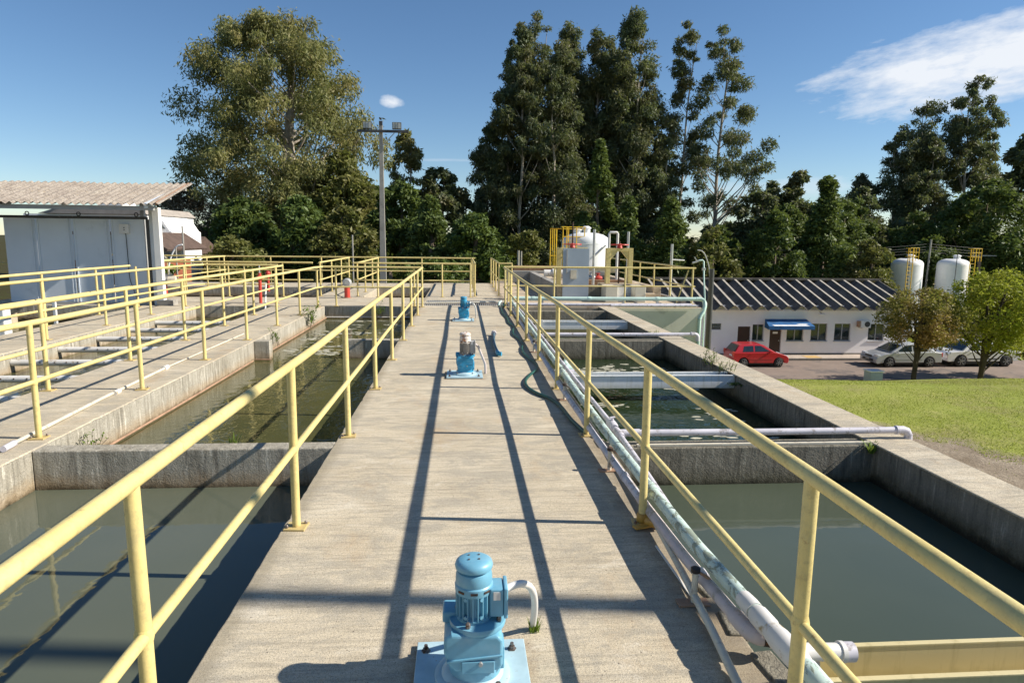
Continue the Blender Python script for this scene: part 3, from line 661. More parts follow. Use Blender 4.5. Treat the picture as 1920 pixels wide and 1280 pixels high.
    rc = part('rain_cap', MB().lathe([(.0, cz + .088), (.055, cz + .084), (.074, cz + .088), (.077, cz + .100), (.072, cz + .114), (.058, cz + .123), (.03, cz + .128), (0.0, cz + .129)], (mx, Y, 0), 44), cap, t)
    for sx, sy in ((-.02, -.02), (.02, -.018), (-.02, .018), (.02, .02)):
        part('screw', MB().lathe([(.0045, cz + .126), (.0045, cz + .131), (0, cz + .132)], (mx + sx, Y + sy, 0), 8), M_steel, rc)
    bx = mx + .073
    tb = part('terminal_box', MB().box(bx - .01, bx + .045, Y - .05, Y + .05, z0 + .02, z1 + .012), box_mat, t, 0.006, 3)
    part('box_lid', MB().box(bx + .046, bx + .062, Y - .056, Y + .056, z0 + .014, z1 + .018), box_mat, tb, 0.005, 3)
    part('data_plate', MB().box(bx + .004, bx + .032, Y - .0522, Y - .0502, z1 - .032, z1 + .002), M_dirtywhite, tb)
    if cmode == 'arc': cp = arc_pts((bx + .058, Y + .01, z1 - .018), (bx + .22, Y + .10, z1 + .02), (X + .285, Y + .34, 0.02))
    else: cp = [Vector((bx + .058, Y, z1 - .03)), Vector((bx + .10, Y + .03, z1 - .07)), Vector((X + .26, Y + .10, .17)), Vector((X + .275, Y + .11, .13)), Vector((X + .28, Y + .11, .0))]
    part('conduit', MB().tube(cp, .0155, 14), M_dirtywhite if cmode == 'arc' else M_greypvc, t)
    return t
mixer((0.045, 2.53, 0.0), 'nearest blue mixer motor with a domed cap and a scuffed white conduit', M_blue, M_blue, M_blue, M_bluepale)
mixer((0.045, 8.78, 0.0), 'middle mixer motor with a bare grey motor and rusty cap on a bright blue gearbox', M_blue2, M_alu, M_rustcap, M_bluepale, 26, 1.35, M_greymetal, 'bent')
mixer((0.045, 14.85, 0.0), 'farthest mixer motor, all bright blue, just before the steel grate', M_blue2, M_blue2, M_blue2, M_bluepale, 20, 1.0)

def smooth_path(pts, n=8):
    P = [Vector(p) for p in pts]; P = [P[0] * 2 - P[1]] + P + [P[-1] * 2 - P[-2]]; out = []
    for i in range(1, len(P) - 2):
        for k in range(n):
            t = k / n; a, b, c, d = P[i - 1], P[i], P[i + 1], P[i + 2]
            out.append(0.5 * ((2 * b) + (c - a) * t + (2 * a - 5 * b + 4 * c - d) * t * t + (3 * b - a - 3 * c + d) * t ** 3))
    out.append(P[-2]); return out
# ================================================================== PIPES ON THE RIGHT
def coupling(parent, p0, p1, r, mat, rim=.006):
    d = (Vector(p1) - Vector(p0)).normalized(); p0, p1 = Vector(p0), Vector(p1)
    mb = MB().tube([p0, p0 + d * .008, p1 - d * .008, p1], [r + rim, r + rim + .002, r + rim + .002, r + rim], 16)
    return part('coupling', mb, mat, parent)
# mint green pipe with flaking paint
gp = thing('green_pipe', (1.24, 2.2, .2), 'flaking mint green pipe running along the outside of the right-hand rail', 'pipe')
gpts = [(1.34, 1.3, .17), (1.318, 2.20, .185), (1.308, 2.40, .187), (1.285, 2.78, .189), (1.255, 3.29, .19), (1.243, 4.2, .185), (1.235, 5.6, .18), (1.25, 7.5, .175), (1.27, 9.6, .17), (1.285, 12, .165), (1.30, 14.5, .16), (1.32, 17.6, .19)]
part('pipe', MB().tube(gpts, .036, 20), M_greenpipe, gp)
coupling(gp, (1.324, 2.04, .182), (1.316, 2.26, .185), .038, M_greenpipe)
part('tee', MB().tube([(1.314, 2.25, .186), (1.310, 2.33, .187), (1.304, 2.44, .187), (1.300, 2.50, .188)], [.043, .050, .050, .043], 20), M_pvcwhite, gp)
part('sleeve', MB().tube([(1.301, 2.505, .188), (1.299, 2.53, .188), (1.294, 2.62, .188), (1.293, 2.64, .188)], [.040, .046, .046, .040], 20), M_pvcwhite, gp)
part('sleeve', MB().tube([(1.2925, 2.65, .189), (1.290, 2.70, .189), (1.286, 2.76, .189)], [.041, .042, .039], 20), M_pvcwhite, gp)
part('branch', MB().tube([(1.308, 2.36, .187), (1.56, 2.37, .170)], .035, 20), M_pvcwhite, gp)
part('branch_collar', MB().tube([(1.515, 2.37, .173), (1.530, 2.37, .172), (1.535, 2.37, .172)], .042, 20), M_pvcwhite, gp)
part('branch_cap', MB().tube([(1.535, 2.37, .172), (1.575, 2.37, .170)], .039, 20), M_lav, gp)
for yy in (4.05, 6.6, 10.2, 13.4): coupling(gp, (1.243, yy, .1855) if yy < 5 else ((1.245, yy, .179) if yy < 8 else ((1.271, yy, .169) if yy < 11 else (1.293, yy, .163))), (1.243, yy + .12, .1855) if yy < 5 else ((1.246, yy + .12, .178) if yy < 8 else ((1.272, yy + .12, .169) if yy < 11 else (1.294, yy + .12, .163))), .036, M_greenpipe, .005)
for yy, xx in ((3.72, 1.252), (5.05, 1.241), (8.2, 1.257)):
    part('strap', MB().tube([(xx, yy, .186 if yy < 4 else .181), (xx, yy + .012, .186 if yy < 4 else .181)], .0385, 18), M_black, gp)
# lavender pipe lying on the deck edge, ending in a rusty elbow
lp = thing('lavender_pipe', (1.2, 2.6, .08), 'dusty lavender pipe on the deck edge ending in a blackened rusty elbow', 'pipe')
lpts = [(1.252, 2.74, .105), (1.237, 3.0, .102), (1.212, 3.37, .10), (1.20, 4.2, .085), (1.185, 5.6, .08), (1.17, 7.5, .085), (1.19, 10, .09), (1.22, 13, .10), (1.25, 17.8, .12)]
part('pipe', MB().tube(lpts[:4], .031, 18), M_greypvc, lp); part('pipe', MB().tube(lpts[3:], .0285, 18), M_lav, lp)
part('elbow', MB().tube(smooth_path([(1.250, 2.78, .105), (1.256, 2.70, .105), (1.266, 2.635, .105), (1.285, 2.60, .105), (1.31, 2.59, .106)], 4), [.034] + [.038] * 15 + [.037], 18), M_greypvc, lp)
part('rusty_joint', MB().tube([(1.305, 2.592, .106), (1.33, 2.588, .107), (1.35, 2.586, .108), (1.375, 2.58, .108)], [.040, .043, .041, .034], 18), M_rust, lp)
part('union_ring', MB().tube([(1.333, 2.588, .107), (1.342, 2.587, .107)], .048, 18), M_galv, lp)
part('stub', MB().tube([(1.33, 2.40, .12), (1.44, 2.38, .115)], .022, 14), M_greypvc, lp)
for yy, xx, zz in ((3.1, 1.230, .102), (4.6, 1.197, .084), (6.1, 1.18, .082), (8.6, 1.178, .087), (11.0, 1.20, .094)): coupling(lp, (xx, yy, zz), (xx, yy + .07, zz), .029, M_lav, .004)
# second lavender line hung above the water, with the valve
l2 = thing('lavender_pipe', (1.40, 5.7, .1), 'outer lavender pipe with a ball valve hanging just above the right-hand water', 'pipe')
part('pipe', MB().tube([(1.33, 3.9, .10), (1.37, 4.8, .10), (1.395, 5.62, .10)], .024, 16), M_lav, l2)
part('pipe', MB().tube([(1.40, 6.08, .10), (1.40, 8, .10), (1.42, 11.8, .10), (1.43, 14, .11), (1.40, 17.7, .12)], .024, 16), M_lav, l2)
vb = part('valve_body', MB().tube([(1.397, 5.84, .10), (1.398, 5.87, .10), (1.398, 5.90, .10), (1.399, 6.0, .10), (1.399, 6.03, .10), (1.40, 6.07, .10)], [.036, .041, .046, .046, .041, .034], 18), M_lav, l2)
part('handle_stem', MB().tube([(1.40, 5.95, .13), (1.40, 5.95, .165)], .012, 10), M_lav, vb)
part('handle', MB().beam((1.37, 5.95, .172), (1.475, 5.98, .180), .026, .010), M_lav, vb, 0.003)
part('tee', MB().tube([(1.395, 5.56, .10), (1.395, 5.60, .10), (1.395, 5.76, .10), (1.397, 5.80, .10)], [.032, .036, .036, .032], 18), M_lav, l2)
part('tee_branch', MB().tube([(1.395, 5.70, .10), (1.50, 5.70, .10)], .033, 18), M_lav, l2)
for yy in (7.0, 9.2, 11.2): part('tie', MB().tube([(1.405, yy, .10), (1.405, yy + .012, .10)], .027, 14), M_black, l2)
def cross_pipe(label, x0, x1, y, z, r, mat, elbow=True, collar=True):
    t = thing('lavender_pipe', (x0, y, z), label, 'pipe')
    part('pipe', MB().tube([(x0, y, z), ((x0 + x1) / 2, y, z - .004), (x1, y, z)], r, 18), mat, t)
    part('coupling', MB().tube([(x0, y, z), (x0 + .09, y, z)], r + .006, 18), mat, t)
    if elbow:
        part('elbow', MB().tube([(x1 - .06, y, z), (x1, y, z), (x1 + .035, y, z - .012), (x1 + .055, y, z - .045), (x1 + .058, y, z - .12)], [r + .007, r + .007, r + .006, r + .006, r + .005], 18), mat, t)
        part('collar', MB().tube([(x1 - .075, y, z), (x1 - .055, y, z)], r + .011, 18), mat, t)
    return t
cross_pipe('nearest lavender pipe crossing the right-hand wall to the lawn edge', 1.50, 4.07, 5.70, .10, .030, M_lav)
cross_pipe('second lavender pipe crossing the right-hand tanks, ending in an elbow', 1.47, 4.30, 11.95, .10, .034, M_lav)
cross_pipe('lavender pipe along the beige-green front of the filter block', 4.05, 6.42, 17.86, .05, .038, M_lav, False)
cross_pipe('brownish lavender pipe along the front edge behind the mint pipe', 1.34, 6.35, 18.02, .06, .040, M_lav, False)
solo('flat_bar', MB().box(1.55, 3.7, 5.60, 5.64, .0, .018), M_conduit, 'thin pale bar lying on the near right-hand dividing wall under the lavender pipe', 'bar')
tl = thing('mint_pipe', (1.4, 18.0, .2), 'clean mint green pipe crossing the filter block front and dropping at the right', 'pipe')
part('pipe', MB().tube([(1.36, 18.1, .215), (3.5, 18.1, .212), (6.55, 18.1, .215)], .052, 18), M_teal, tl)
part('elbow', MB().tube([(6.50, 18.1, .215), (6.62, 18.1, .215), (6.70, 18.08, .19), (6.725, 18.05, .12), (6.72, 18.0, .02), (6.68, 17.95, -.10), (6.60, 17.93, -.22), (6.55, 17.90, -.33)], [.056, .06, .06, .056, .056, .05, .05, .05], 18), M_teal, tl)
part('drop_pipe', MB().tube([(6.55, 17.90, -.33), (6.52, 17.88, -3.6)], .045, 16), M_teal, tl)
for xx in (1.9, 3.45, 5.35): coupling(tl, (xx, 18.1, .2135), (xx + .1, 18.1, .2135), .052, M_teal)
for xx in (2.2, 4.45, 5.4):
    part('support', MB().box(xx - .03, xx + .03, 18.07, 18.13, 0.0, .165), M_conduit, tl)
vp = thing('vent_pipe', (6.72, 18.6, 0), 'tall thin mint green standpipe with a tap at the rail corner', 'pipe')
part('standpipe', MB().tube([(6.72, 18.0, -3.2), (6.72, 18.0, .1), (6.76, 18.3, .8), (6.77, 18.4, 1.24), (6.73, 18.4, 1.28), (6.62, 18.4, 1.27)], .022, 12), M_teal, vp)
part('tap', MB().tube([(6.64, 18.4, 1.27), (6.56, 18.4, 1.23), (6.45, 18.4, 1.20)], .028, 10), M_greymetal, vp)
part('tap_handle', MB().beam((6.56, 18.4, 1.27), (6.50, 18.4, 1.37), .03, .02), M_galv, vp)
part('joint', MB().obox((6.77, 18.37, 1.03), (.09, .09, .08)), M_galv, vp, .01)
# thin cream conduit at the very front
ct = thing('conduit', (1.2, 2.4, .04), 'thin cream conduit leaving the orange clamp towards the camera', 'conduit')
part('tube', MB().tube([(1.215, 3.90, .05), (1.185, 3.3, .042), (1.145, 2.75, .04), (1.11, 2.38, .04), (1.05, 1.5, .04)], .019, 12), M_conduit, ct)
solo('flat_strip', MB().beam((1.155, 3.68, .006), (1.175, 3.05, .006), .012, .006), M_dirtywhite, 'thin white strip lying on the deck beside the cream conduit', 'strip')
# small pipe stands bolted to the deck
for i, (yy, lab) in enumerate(((3.05, 'nearest stubby pipe stand with a round foot beside the lavender pipe'), (5.0, 'second pipe stand, rusty and thin, with a flat foot'), (7.35, 'third pipe stand beside the green hose end'), (10.6, 'fourth pipe stand far along the pipe bundle'))):
    t = thing('pipe_stand', (1.17, yy, 0), lab, 'pipe stand', 'small stands carrying the pipes beside the right-hand rail')
    part('stem', MB().tube([(1.165, yy, .004), (1.165, yy, .185)], .016, 12), M_conduit, t)
    part('arm', MB().beam((1.165, yy, .18), (1.24, yy, .13), .02, .012), M_rustpipe, t)
    part('foot', MB().box(1.08, 1.24, yy - .035, yy + .035, .002, .010), M_rustpipe, t)
    part('ring', MB().lathe([(.017, .165), (.024, .17), (.024, .19), (.017, .195)], (1.165, yy, 0), 12), M_rust, t)
# loose blockwork at the foot of the rail near the camera
for i, (xx, yy, sx, sy, a, lab) in enumerate(((1.33, 2.50, .10, .26, .1, 'broken concrete kerb piece nearest the camera under the pipes'), (1.29, 2.86, .09, .20, -.1, 'broken concrete kerb piece with a chipped edge below the lavender pipe'), (1.27, 3.18, .07, .16, .2, 'small chipped concrete piece by the nearest pipe stand'))):
    mb = MB().obox((xx, yy, -.02), (sx, sy, .07), Matrix.Rotation(a, 3, 'Z')); solo('concrete_piece', mb, M_wallR, lab, 'concrete piece', 'broken concrete pieces along the deck edge', .008)
solo('mossy_ledge', MB().box(1.302, 1.62, 2.28, 2.62, -2.0, -.10), m_plain('mossy_concrete', (0.15, 0.155, 0.05), 0.95, var=.5, vscale=9, dirt=(.06, .055, .035), dscale=14, dthr=.5), 'mossy green concrete ledge under the end of the yellowed trough', 'ledge', None, .01)
solo('pipe_end', MB().tube([(1.40, 2.2, -.02), (1.40, 2.42, -.02)], .028, 14), M_lav, 'small lavender pipe stub sticking out beside the mossy ledge', 'pipe')
# valve with blue-green head by the first white trough
tv = thing('valve', (1.55, 9.1, 0), 'small mint green valve on a grey pipe by the near white trough', 'valve')
part('valve_body', MB().tube([(1.36, 9.32, -.02), (1.42, 9.32, -.02), (1.50, 9.32, -.02), (1.62, 9.32, -.02)], [.05, .075, .075, .05], 16), M_teal, tv)
part('valve_cap', MB().lathe([(.05, .04), (.05, .07), (.02, .10), (.015, .13), (0, .135)], (1.48, 9.32, 0), 14), M_teal, tv)
part('pipe', MB().tube([(1.30, 9.16, -.05), (1.64, 9.16, -.05)], .052, 16), M_lav, tv)
part('pipe_collar', MB().tube([(1.60, 9.16, -.05), (1.66, 9.16, -.05)], .062, 16), M_pvcwhite, tv)
part('sticker', MB().obox((1.49, 9.10, -.04), (.09, .012, .04)), M_orange, tv)

# ------------------------------------------------------------------ troughs across the right-hand tanks
def trough(label, y, mat, x0=1.42, x1=3.71, ztop=-.002, depth=.17, w=.23, gusset=True):
    t = thing('trough', (x0, y, ztop - depth), label, 'trough', 'overflow troughs across the right-hand tanks')
    th = .012
    part('front_side', MB().box(x0, x1, y - w / 2, y - w / 2 + th, ztop - depth, ztop), mat, t, .003)
    part('back_side', MB().box(x0, x1, y + w / 2 - th, y + w / 2, ztop - depth, ztop + .002), mat, t, .003)
    part('bottom', MB().box(x0, x1, y - w / 2 + th, y + w / 2 - th, ztop - depth, ztop - depth + th), mat, t)
    part('front_lip', MB().box(x0, x1, y - w / 2 - .012, y - w / 2 + th + .004, ztop - .001, ztop + .008), mat, t, .002)
    part('back_lip', MB().box(x0, x1, y + w / 2 - th - .004, y + w / 2 + .012, ztop + .001, ztop + .010), mat, t, .002)
    if gusset: part('gusset', MB().prism([(x1 - .20, ztop - depth), (x1, ztop - depth), (x1, ztop - .01)], y - w / 2 - .012, y - w / 2 - .002), M_teal if False else mat, t)
    part('end_plate', MB().box(x0 - .012, x0, y - w / 2, y + w / 2, ztop - depth, ztop), mat, t)
    return t
trough('nearest trough, yellowed and dirty, cut off at the bottom right of the view', 2.545, M_troughY, 1.52)
trough('pale white trough across the dark green tank with weeds at its right end', 8.80, M_trough)
trough('far white trough with a round hole in its left end panel', 14.75, M_trough, 1.8)
hp = thing('end_panel', (1.65, 14.6, -.2), 'white panel with a round black hole at the left end of the far trough', 'panel')
part('board', MB().box(1.42, 1.80, 14.60, 14.615, -.24, 0.05), M_trough, hp, .003)
part('hole', MB().tube([(1.60, 14.594, -.04), (1.60, 14.60, -.04)], .028, 16), M_rust, hp)

# ------------------------------------------------------------------ hose and loose things on the walkway
hz = .021
hose = smooth_path([(1.16, 5.95, hz), (1.10, 6.45, hz), (1.07, 7.0, hz), (1.0, 7.35, hz), (.87, 7.65, hz), (.80, 8.0, hz), (.82, 8.35, hz), (.93, 8.75, hz), (1.05, 9.1, hz), (1.08, 9.5, hz), (1.03, 9.9, hz), (.98, 10.4, hz), (1.0, 10.9, hz), (1.06, 11.3, hz), (1.04, 11.9, hz), (.98, 12.5, hz), (1.02, 13.1, hz), (1.08, 13.6, hz), (1.02, 14.3, hz), (1.04, 15.2, hz), (1.0, 16.2, hz), (1.03, 17.2, hz), (1.08, 18.0, .04)], 6)
solo('hose', MB().tube(hose, .0185, 12), M_hose, 'dark green rubber hose snaking along the right side of the walkway', 'hose')
hb = thing('hose_bundle', (1.1, 18.1, 0), 'tangle of teal hose fittings at the right end of the grate', 'fittings')
part('fitting', MB().tube([(1.00, 17.9, .03), (1.02, 18.0, .10), (1.08, 18.08, .14)], [.03, .035, .03], 10), M_teal, hb)
part('fitting', MB().tube([(1.10, 17.6, .03), (1.12, 17.75, .09), (1.16, 17.9, .12)], .024, 10), M_hose, hb)
stb = thing('pipe_stub', (.55, 10.6, 0), 'loose dark blue-grey pipe with an elbow lying on the right of the walkway', 'pipe')
part('pipe', MB().tube([(.57, 10.3, .04), (.555, 10.9, .04), (.56, 11.5, .04), (.61, 12.5, .04)], .027, 14), m_plain('dull_blue_pvc', (.075, .13, .17), .6, var=.2), stb)
part('elbow', MB().tube([(.565, 10.42, .04), (.565, 10.28, .04), (.59, 10.2, .045), (.62, 10.19, .045)], .034, 14), M_blue2, stb)
part('end_collar', MB().tube([(.605, 12.42, .04), (.612, 12.56, .04)], .05, 14), M_lav, stb)
# steel grate set in the walkway
gt = thing('floor_grate', (0, 19, 0), 'steel floor grate across the walkway with a pale pipe lying over it', 'grate')
for r_, (ya, yb) in enumerate(((18.25, 18.93), (19.05, 19.75))):
    for k in range(42):
        xx = -1.0 + k * .0545
        part('bar', MB().box(xx, xx + .018, ya, yb, -.03, -.003), M_galv, gt)
part('frame', MB().box(-1.01, 1.29, 18.215, 18.245, -.05, -.002), M_galv, gt); part('frame', MB().box(-1.01, 1.29, 19.755, 19.785, -.05, -.002), M_galv, gt)
part('middle_beam', MB().box(-1.01, 1.29, 18.94, 19.04, -.05, -.002), M_pave, gt)
solo('loose_pipe', MB().tube([(-1.4, 18.55, .03), (.3, 18.85, .03), (1.25, 19.1, .03)], .022, 10), M_conduit, 'pale thin pipe lying across the steel grate', 'pipe')
# lamp post standing right of the view: its long shadow crosses the walkway in front
op = thing('street_lamp', (11.0, 1.98, -.2), 'tall grey lamp post beside the lawn, outside the photograph', 'street lamp')
part('pole', MB().tube([(11.0, 1.98, -.3), (11.0, 1.98, 11.5)], [.11, .07], 16), M_pole, op)
part('arm', MB().tube([(11.0, 1.98, 11.3), (11.6, 1.98, 11.9), (12.6, 1.98, 12.1)], .03, 8), M_galv, op)
part('lamp_head', MB().box(12.5, 13.1, 1.85, 2.1, 12.05, 12.2), M_greymetal, op, .03)

# ================================================================== LEFT-HAND FITTINGS
for i in range(7):
    yy = 8.25 + 1.235 * i; words_ = ['nearest', 'second', 'third', 'fourth', 'fifth', 'sixth', 'seventh and farthest'][i]
    t = thing('perforated_tube', (-6.9, yy, -.16), words_ + ' white perforated tube laid across the narrow left channel', 'tube', 'perforated tubes across the narrow left channel')
    part('tube', MB().tube([(-6.93, yy, -.17), (-4.96, yy, -.17)], .05, 16), M_pvcwhite, t)
    for k in range(6):
        for dx in (0, .17):
            xx = -6.55 + k * .28 + (dx if k % 2 else .06)
            if xx < -5.0: part('hole', MB().tube([(xx, yy - .0475, -.158), (xx, yy - .0525, -.156)], .0105, 8), M_rust, t)
lc = thing('conduit', (-3.9, 5.8, .02), 'long white plastic conduit lying on the middle platform edge', 'conduit')
part('tube', MB().tube([(-3.82, 5.80, .03), (-3.95, 7.5, .02), (-4.02, 9.3, .02)], .018, 12), M_conduit, lc); part('tube', MB().tube([(-4.02, 9.3, .02), (-4.02, 12.6, .018)], .012, 12), M_conduit, lc)
part('coupling', MB().tube([(-4.018, 9.22, .02), (-4.02, 9.34, .02)], .034, 14), M_pvcwhite, lc); part('coupling', MB().tube([(-3.94, 7.75, .02), (-3.945, 7.87, .02)], .029, 14), M_pvcwhite, lc)
part('open_end', MB().tube([(-3.80, 5.66, .03), (-3.82, 5.84, .03)], .026, 14), M_lav, lc)
wp = thing('waterline_pipe', (-3.55, 6, -.32), 'thin reddish pipe clipped along the waterline of the olive tank', 'pipe')
part('pipe', MB().tube([(-3.565, 5.95, -.31), (-3.56, 9, -.315), (-3.565, 11.6, -.31)], .012, 8), M_rustpipe, wp)
part('pipe', MB().tube([(-3.30, 11.72, -.31), (-3.57, 11.72, -.31)], .010, 8), M_rustpipe, wp)
part('pipe', MB().tube([(-3.565, 12.1, -.31), (-3.56, 15, -.31), (-3.565, 17.9, -.30)], .014, 8), M_rustpipe, wp)
part('pipe', MB().tube([(-3.57, 17.95, -.29), (-1.2, 17.95, -.29)], .014, 8), M_pvcwhite, wp)
wr = solo('leaning_rod', MB().tube([(-5.05, 17.6, -.2), (-5.2, 18.3, .55)], .02, 8), M_dirtywhite, 'thin white rod leaning on the end wall of the narrow left channel', 'rod')
for (xx, yy, hh, kind, lab) in ((-3.43, 20.45, .62, 'gauge', 'red standpipe with a round grey head, just left of the walkway rail'), (-5.47, 18.7, .95, 'wheel', 'tall thin red standpipe with a small red handwheel in front of the dark tank'), (-8.7, 20.4, .50, 'motor', 'short red standpipe with a dark round motor beside the shed column'), (-6.4, 22.8, .55, 'cap', 'red hydrant farther back, behind the tall thin red standpipe')):
    t = thing('standpipe', (xx, yy, 0), lab, 'standpipe', 'red standpipes on the platforms')
    if kind == 'gauge':
        part('pipe', MB().tube([(xx, yy, 0), (xx, yy, .36)], .085, 16), M_red, t)
        part('head', MB().tube([(xx, yy - .10, .46), (xx, yy - .07, .46), (xx, yy + .10, .46)], [.10, .13, .13], 20), M_greymetal, t)
        part('dial', MB().tube([(xx, yy - .112, .46), (xx, yy - .102, .46)], .055, 16), M_galv, t)
        part('foot', MB().lathe([(.13, 0), (.13, .015), (.09, .02)], (xx, yy, 0), 16), M_rustpipe, t)
        part('cable', MB().tube(smooth_path([(xx - .08, yy, .40), (xx - .35, yy + .1, .30), (xx - .30, yy - .05, .12), (xx - .10, yy - .1, .01)], 5), .014, 8), M_black, t)
    elif kind == 'wheel':
        part('pipe', MB().tube([(xx, yy, 0), (xx, yy, .82)], .042, 14), M_red, t)
        part('flange', MB().lathe([(.045, .62), (.085, .66), (.085, .72), (.045, .76)], (xx, yy, 0), 16), M_red, t)
        part('spindle', MB().tube([(xx, yy, .8), (xx, yy, 1.02)], .02, 8), M_greymetal, t)
    elif kind == 'motor':
        part('pipe', MB().tube([(xx, yy, 0), (xx, yy, .35)], .07, 14), M_red, t)
        part('motor', MB().tube([(xx - .02, yy - .16, .52), (xx, yy - .1, .52), (xx, yy + .12, .52), (xx + .16, yy + .14, .52)], [.13, .17, .17, .1], 18), M_darkmetal, t)
        part('cover', MB().tube([(xx + .1, yy - .05, .52), (xx + .34, yy - .02, .53)], .1, 14), M_conduit, t)
        part('shaft', MB().tube([(xx - .3, yy, .46), (xx - .1, yy, .48)], .02, 8), M_galv, t)
    else:
        part('pipe', MB().tube([(xx, yy, 0), (xx, yy, .5)], .045, 14), M_red, t)
        part('cap', MB().lathe([(.05, .45), (.085, .5), (.09, .60), (.07, .66), (0, .68)], (xx, yy, 0), 16), M_red, t)
solo('pale_basin_wall', MB().box(-11.38, -9.9, 15.2, 15.45, -1.0, .22), M_white, 'low whitewashed wall at the far left edge below the shed', 'wall', None, .02)
solo('marker_post', MB().box(-9.28, -9.22, 15.9, 15.96, -.4, .28), M_white, 'short thin white post standing in the leftmost channel', 'post')

# ================================================================== SHED
sh = thing('shed', (-8, 18, 0), 'open shelter with blue-grey wall panels under a weathered corrugated roof', 'shed')
WY = 18.15
xsP = [-11.62, -10.84, -9.95, -9.02, -8.13]
for a, b in zip(xsP[:-1], xsP[1:]):
    p = part('wall_panel', MB().box(a + .03, b - .03, WY, WY + .05, .07, 2.20), M_bluewall, sh, .004)
for a in xsP[1:-1]:
    for d in (-.075, .0, .075): part('panel_batten', MB().box(a + d - .014, a + d + .014, WY - .02, WY - .002, .07, 2.20), M_bluewall, sh, .003)
for a, b in ((-14.4, -12.3),): part('wall_panel', MB().box(a, b, WY, WY + .05, .07, 2.20), M_bluewall, sh)
part('top_rail', MB().box(-14.4, -8.08, WY - .03, WY + .08, 2.203, 2.27), M_darkmetal, sh)
part('bottom_rail', MB().box(-11.6, -8.08, WY - .02, WY + .07, .0, .065), M_greymetal, sh)
part('corner_post', MB().box(-8.10, -8.02, WY - .03, WY + .10, 0, 2.202), M_darkmetal, sh)
part('side_panel', MB().box(-8.02, -7.86, WY - .02, WY + .02, 0, 2.5), M_bluewall, sh)
part('column', MB().box(-7.86, -7.70, 17.95, 18.12, .0, 2.50), M_white, sh, .006)
part('column_foot', MB().box(-7.86, -7.45, 17.90, 18.20, .0, .14), M_pole, sh, .01)
part('front_post', MB().tube([(-11.95, 17.8, 0), (-11.97, 17.8, 2.52)], .055, 12), M_darkmetal, sh)
part('rear_post', MB().box(-8.6, -8.5, 18.95, 19.05, 0, 3.0), M_greymetal, sh); part('rear_post', MB().box(-14.2, -14.1, 18.95, 19.05, 0, 3.0), M_greymetal, sh)
part('column', MB().box(-14.4, -14.25, 17.95, 18.12, 0, 2.5), M_white, sh)
RS = (3.13 - 2.53) / 2.0
part('eave_beam', MB().box(-14.6, -7.45, 17.12, 17.20, 2.40, 2.50), M_greymetal, sh)
part('rafter', MB().beam((-7.60, 17.05, 2.50), (-7.60, 19.1, 2.50 + 2.05 * RS - .06), .08, .12), M_bluewall, sh)
part('rafter', MB().beam((-11.0, 17.15, 2.47), (-11.0, 19.1, 2.47 + 1.95 * RS - .03), .08, .10), M_greymetal, sh)
part('fascia', MB().beam((-7.36, 17.05, 2.55), (-7.36, 19.15, 2.55 + 2.1 * RS), .03, .07), M_rustpipe, sh)
for i_, (yy_, zz_) in enumerate(((18.0, 2.78), (19.0, 3.06))): part('purlin', MB().box(-14.6, -7.4, yy_, yy_ + .08, zz_ - .07, zz_ + .0), M_greymetal, sh)
lamb = .177
rr = random.Random(5)
for i in range(8):
    x0 = -7.32 - .885 * (i + 1) + 0; nxw = 40; mbs = MB(); vs = []; rows = 8
    dz = rr.uniform(-.012, .012) + (-.03 if i > 4 else 0) ; top = 19.15 + rr.uniform(-.05, .05)
    for side in (0, 1):
        for r_ in range(rows + 1):
            yy_ = 17.0 + (top - 17.0) * r_ / rows + (rr.uniform(-.01, .01) if r_ in (0, rows) else 0)
            for k in range(nxw + 1):
                xx = x0 + .93 * k / nxw
                vs.append((xx, yy_, 2.535 + (yy_ - 17) * RS + dz + .028 * math.cos(2 * math.pi * (xx + 7.32) / lamb) - side * .008 + .006 * (i % 2)))
    nrow = nxw + 1; off = (rows + 1) * nrow; fs = []
    for r_ in range(rows):
        for k in range(nxw):
            q = (r_ * nrow + k, r_ * nrow + k + 1, (r_ + 1) * nrow + k + 1, (r_ + 1) * nrow + k); fs.append(q); fs.append(tuple(off + z for z in reversed(q)))
    for k in range(nxw): fs.append((k, off + k, off + k + 1, k + 1)); b_ = rows * nrow + k; fs.append((b_, b_ + 1, off + b_ + 1, off + b_))
    mbs.add(vs, fs, True); part('roof_sheet', mbs, M_sheet, sh)
jb = part('junction_box', MB().box(-8.73, -8.50, WY - .12, WY - .002, 1.84, 2.08), M_dirtywhite, sh, .008)
for zz_ in (1.93, 1.985): part('switch', MB().tube([(-8.60, WY - .121, zz_), (-8.60, WY - .128, zz_)], .014, 10), M_black, jb)
part('cable', MB().tube(smooth_path([(-8.61, WY - .03, 1.84), (-8.60, WY - .03, 1.2), (-8.59, WY - .03, .7), (-8.50, WY - .06, .4), (-8.42, WY - .05, .08)], 5), .009, 8), M_black, sh)
for xx in (-11.0, -9.75, -8.33):
    part('ring', MB().tube([(xx + .045 * math.cos(a), WY, 2.32 + .045 * math.sin(a)) for a in [i * math.pi / 8 for i in range(17)]], .012, 8), M_black, sh)

